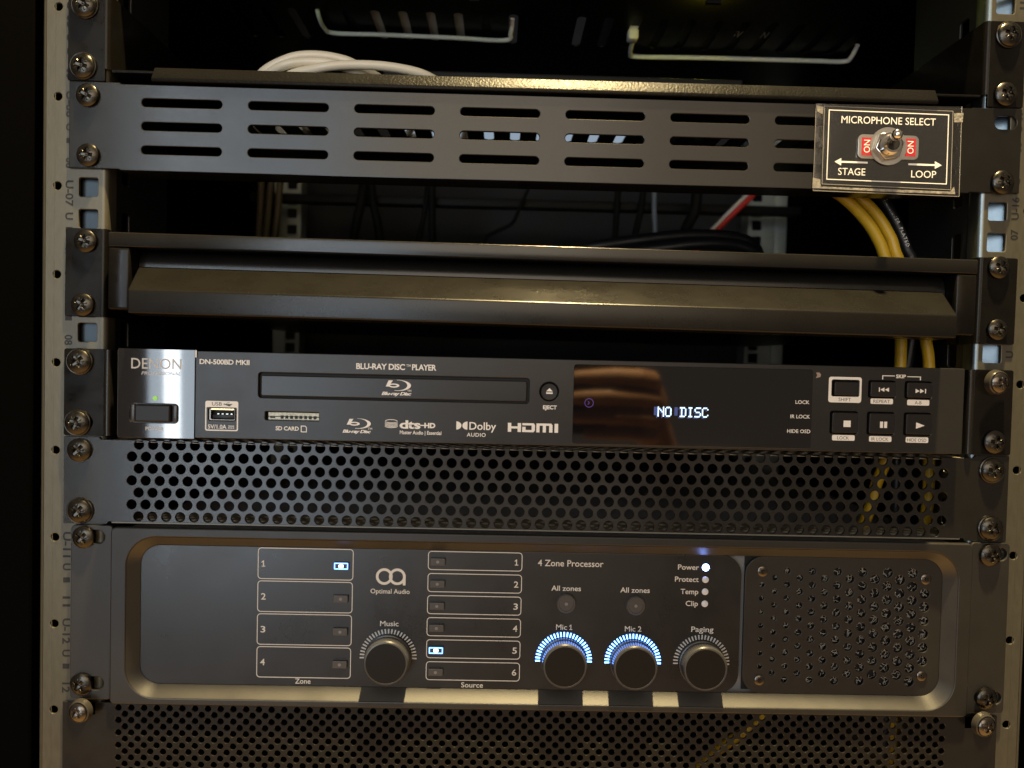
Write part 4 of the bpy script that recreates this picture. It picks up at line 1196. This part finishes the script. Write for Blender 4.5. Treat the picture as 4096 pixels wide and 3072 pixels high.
tag(tube("black_cable", [(-20, 190, 76), (30, 155, 86.2), (66, 150, 92.5), (107, 150, 98.0), (140, 152, 98.0), (156, 156, 93.5), (163, 170, 84), (150, 230, 78), (80, 250, 76)], 4.2, BCAB), "thick black cable arching over the drawer body at the right", "cable", "black cables on the drawer")
tag(tube("black_cable", [(40, 150, 82), (80, 144, 86.5), (115, 142, 91), (140, 144, 91), (156, 148, 86), (160, 165, 78), (140, 210, 74)], 4.0, BCAB), "second black cable lying under the arching one on the drawer", "cable", "black cables on the drawer")
for pts, r, m_, lab in (
    ([(-152, 330, 175), (-155.8, 330, 150.8), (-160, 330, 130), (-165, 330, 100)], 4.2, RCAB, "thick dark cable leaning left below the rear cross bar"),
    ([(-147, 332, 175), (-143.9, 330, 151), (-139, 330, 130), (-134, 330, 100)], 3.8, RCAB, "thick dark cable leaning right below the rear cross bar"),
    ([(-93, 330, 175), (-95.3, 330, 150), (-99, 330, 128), (-104, 330, 100)], 2.5, RCAB, "dark rear cable left of the close pair near centre left"),
    ([(-89.5, 330, 175), (-89.3, 330, 150), (-88.4, 330, 125), (-87, 330, 100)], 3.4, RCAB, "dark rear cable right of the close pair near centre left"),
    ([(2, 330, 172), (-7.8, 330, 149.3), (-14, 330, 136), (-28.1, 330, 128.2), (-37.8, 330, 121.5), (-42, 330, 105)], 1.6, RCAB, "thin wavy black cable in front of the grey back panel"),
    ([(85, 330, 172), (84.1, 330, 151), (83.4, 330, 128), (82, 330, 100)], 3.0, RCAB, "straight dark rear cable right of centre"),
    ([(109, 330, 172), (106.5, 330, 151), (102.5, 330, 130), (98, 330, 100)], 3.2, RCAB, "dark rear cable leaning beside the pale blue one"),
    ([(118.5, 328, 172), (119.1, 328, 150), (120.8, 328, 128), (123, 328, 100)], 2.2, LTBLUE, "pale blue ribbed cable at the back right of centre"),
    ([(152, 300, 165), (150, 300, 146), (143, 300, 130), (135, 300, 110)], 5.0, RCAB, "wide dark cable leaning left of the red one"),
    ([(203, 300, 162), (187.0, 300, 146.3), (170.8, 300, 129.3), (150, 300, 108)], 2.6, REDC, "red cable slanting beside the rear right rail"),
    ([(199, 299, 164), (182.5, 299, 147), (166.5, 299, 130), (146, 299, 109)], 1.7, GCAB, "white cable slanting along the red cable"),
    ([(-247, 326, 170), (-248, 326, 140), (-250, 326, 100)], 3.2, TANC, "leftmost of three tan cables beside the rear left rail"),
    ([(-239, 328, 170), (-241, 328, 140), (-244, 328, 100)], 3.2, TANC, "middle of three tan cables beside the rear left rail"),
    ([(-231, 330, 170), (-233, 330, 140), (-237, 330, 100)], 3.2, TANC, "rightmost of three tan cables beside the rear left rail")):
    tag(tube("hanging_cable", pts, r, m_, None, 10, 6), lab, "cable", "cables hanging at the back of the rack")

# ================================================================ PHOTOGRAPHER'S PHONE AND HAND (seen mirrored in the display window)
phn = thing("phone", "dark phone held up facing the rack, mirrored in the display window", "phone", (35, -397, -68))
box("phone_body", -44, 116, -401.5, -393.0, -66, 14, PHONE, phn, 3.0, 3)
lathe("camera_lens", [(9, -393.2), (9, -391.9), (8, -391.6), (7.6, -392.2), (0.5, -392.3)], 12, 3, CHROMEM, phn, 28)
lathe("camera_lens", [(9, -393.2), (9, -391.9), (8, -391.6), (7.6, -392.2), (0.5, -392.3)], 0, -18, CHROMEM, phn, 28)
vs, fs = [], []
def limb(pts, rad, n=14):
    path = [Vector(p) for p in pts]
    b0 = len(vs)
    nrm = (path[1] - path[0]).orthogonal().normalized()
    for i, p in enumerate(path):
        t = (path[min(i + 1, len(path) - 1)] - path[max(i - 1, 0)]).normalized()
        nrm = (nrm - t * nrm.dot(t)).normalized(); bn_ = t.cross(nrm)
        for k in range(n):
            a = 2 * math.pi * k / n
            vs.append(tuple(p + (nrm * math.cos(a) + bn_ * math.sin(a)) * rad[i]))
    for i in range(len(path) - 1):
        for k in range(n): fs.append((b0 + i * n + k, b0 + i * n + (k + 1) % n, b0 + (i + 1) * n + (k + 1) % n, b0 + (i + 1) * n + k))
    fs.append(tuple(b0 + k for k in range(n))); fs.append(tuple(b0 + (len(path) - 1) * n + k for k in range(n)))
for z, xt, r, lift in ((-7, 46, 8.8, 0), (-27, 40, 9.0, 1.5), (-46, 47, 8.5, 1), (-63, 62, 7.3, 0)):
    limb([(xt, -387, z - 1), (xt + 4, -386, z - 1), (xt + 24, -383 + lift, z), (xt + 46, -380 + lift, z + 1), (117, -381, z), (129, -390, z - 2), (134, -408, z - 4), (134, -426, z - 6)],
         [r * 0.45, r * 0.78, r * 0.92, r * 1.04, r * 1.10, r * 1.14, r * 1.12, r * 1.0])
limb([(134, -410, -8), (136, -420, -30), (138, -425, -55), (150, -440, -85), (165, -455, -120)], [9, 17, 19, 20, 21], 16)
limb([(138, -420, -34), (120, -416, -8), (96, -412, 0), (78, -410.5, 2), (70, -410, 2)], [13, 11, 9.5, 8.5, 4])
limb([(150, -440, -85), (170, -460, -125), (200, -490, -190)], [20, 23, 27], 16)
hand = raw("hand", vs, fs, SKIN, None, True, 60)
rm = hand.modifiers.new("remesh", 'REMESH'); rm.mode = 'VOXEL'; rm.voxel_size = 0.0019; rm.use_smooth_shade = True
sm = hand.modifiers.new("smooth", 'SMOOTH'); sm.iterations = 5; sm.factor = 0.5
tag(hand, "hand gripping the phone with curled fingers, mirrored in the display window", "hand")
vs, fs = [], []
limb([(176, -466, -140), (200, -490, -190), (260, -545, -300), (300, -580, -380)], [30, 34, 40, 44], 18)
sl = raw("sleeve", vs, fs, SLEEVE, hand, True, 60)
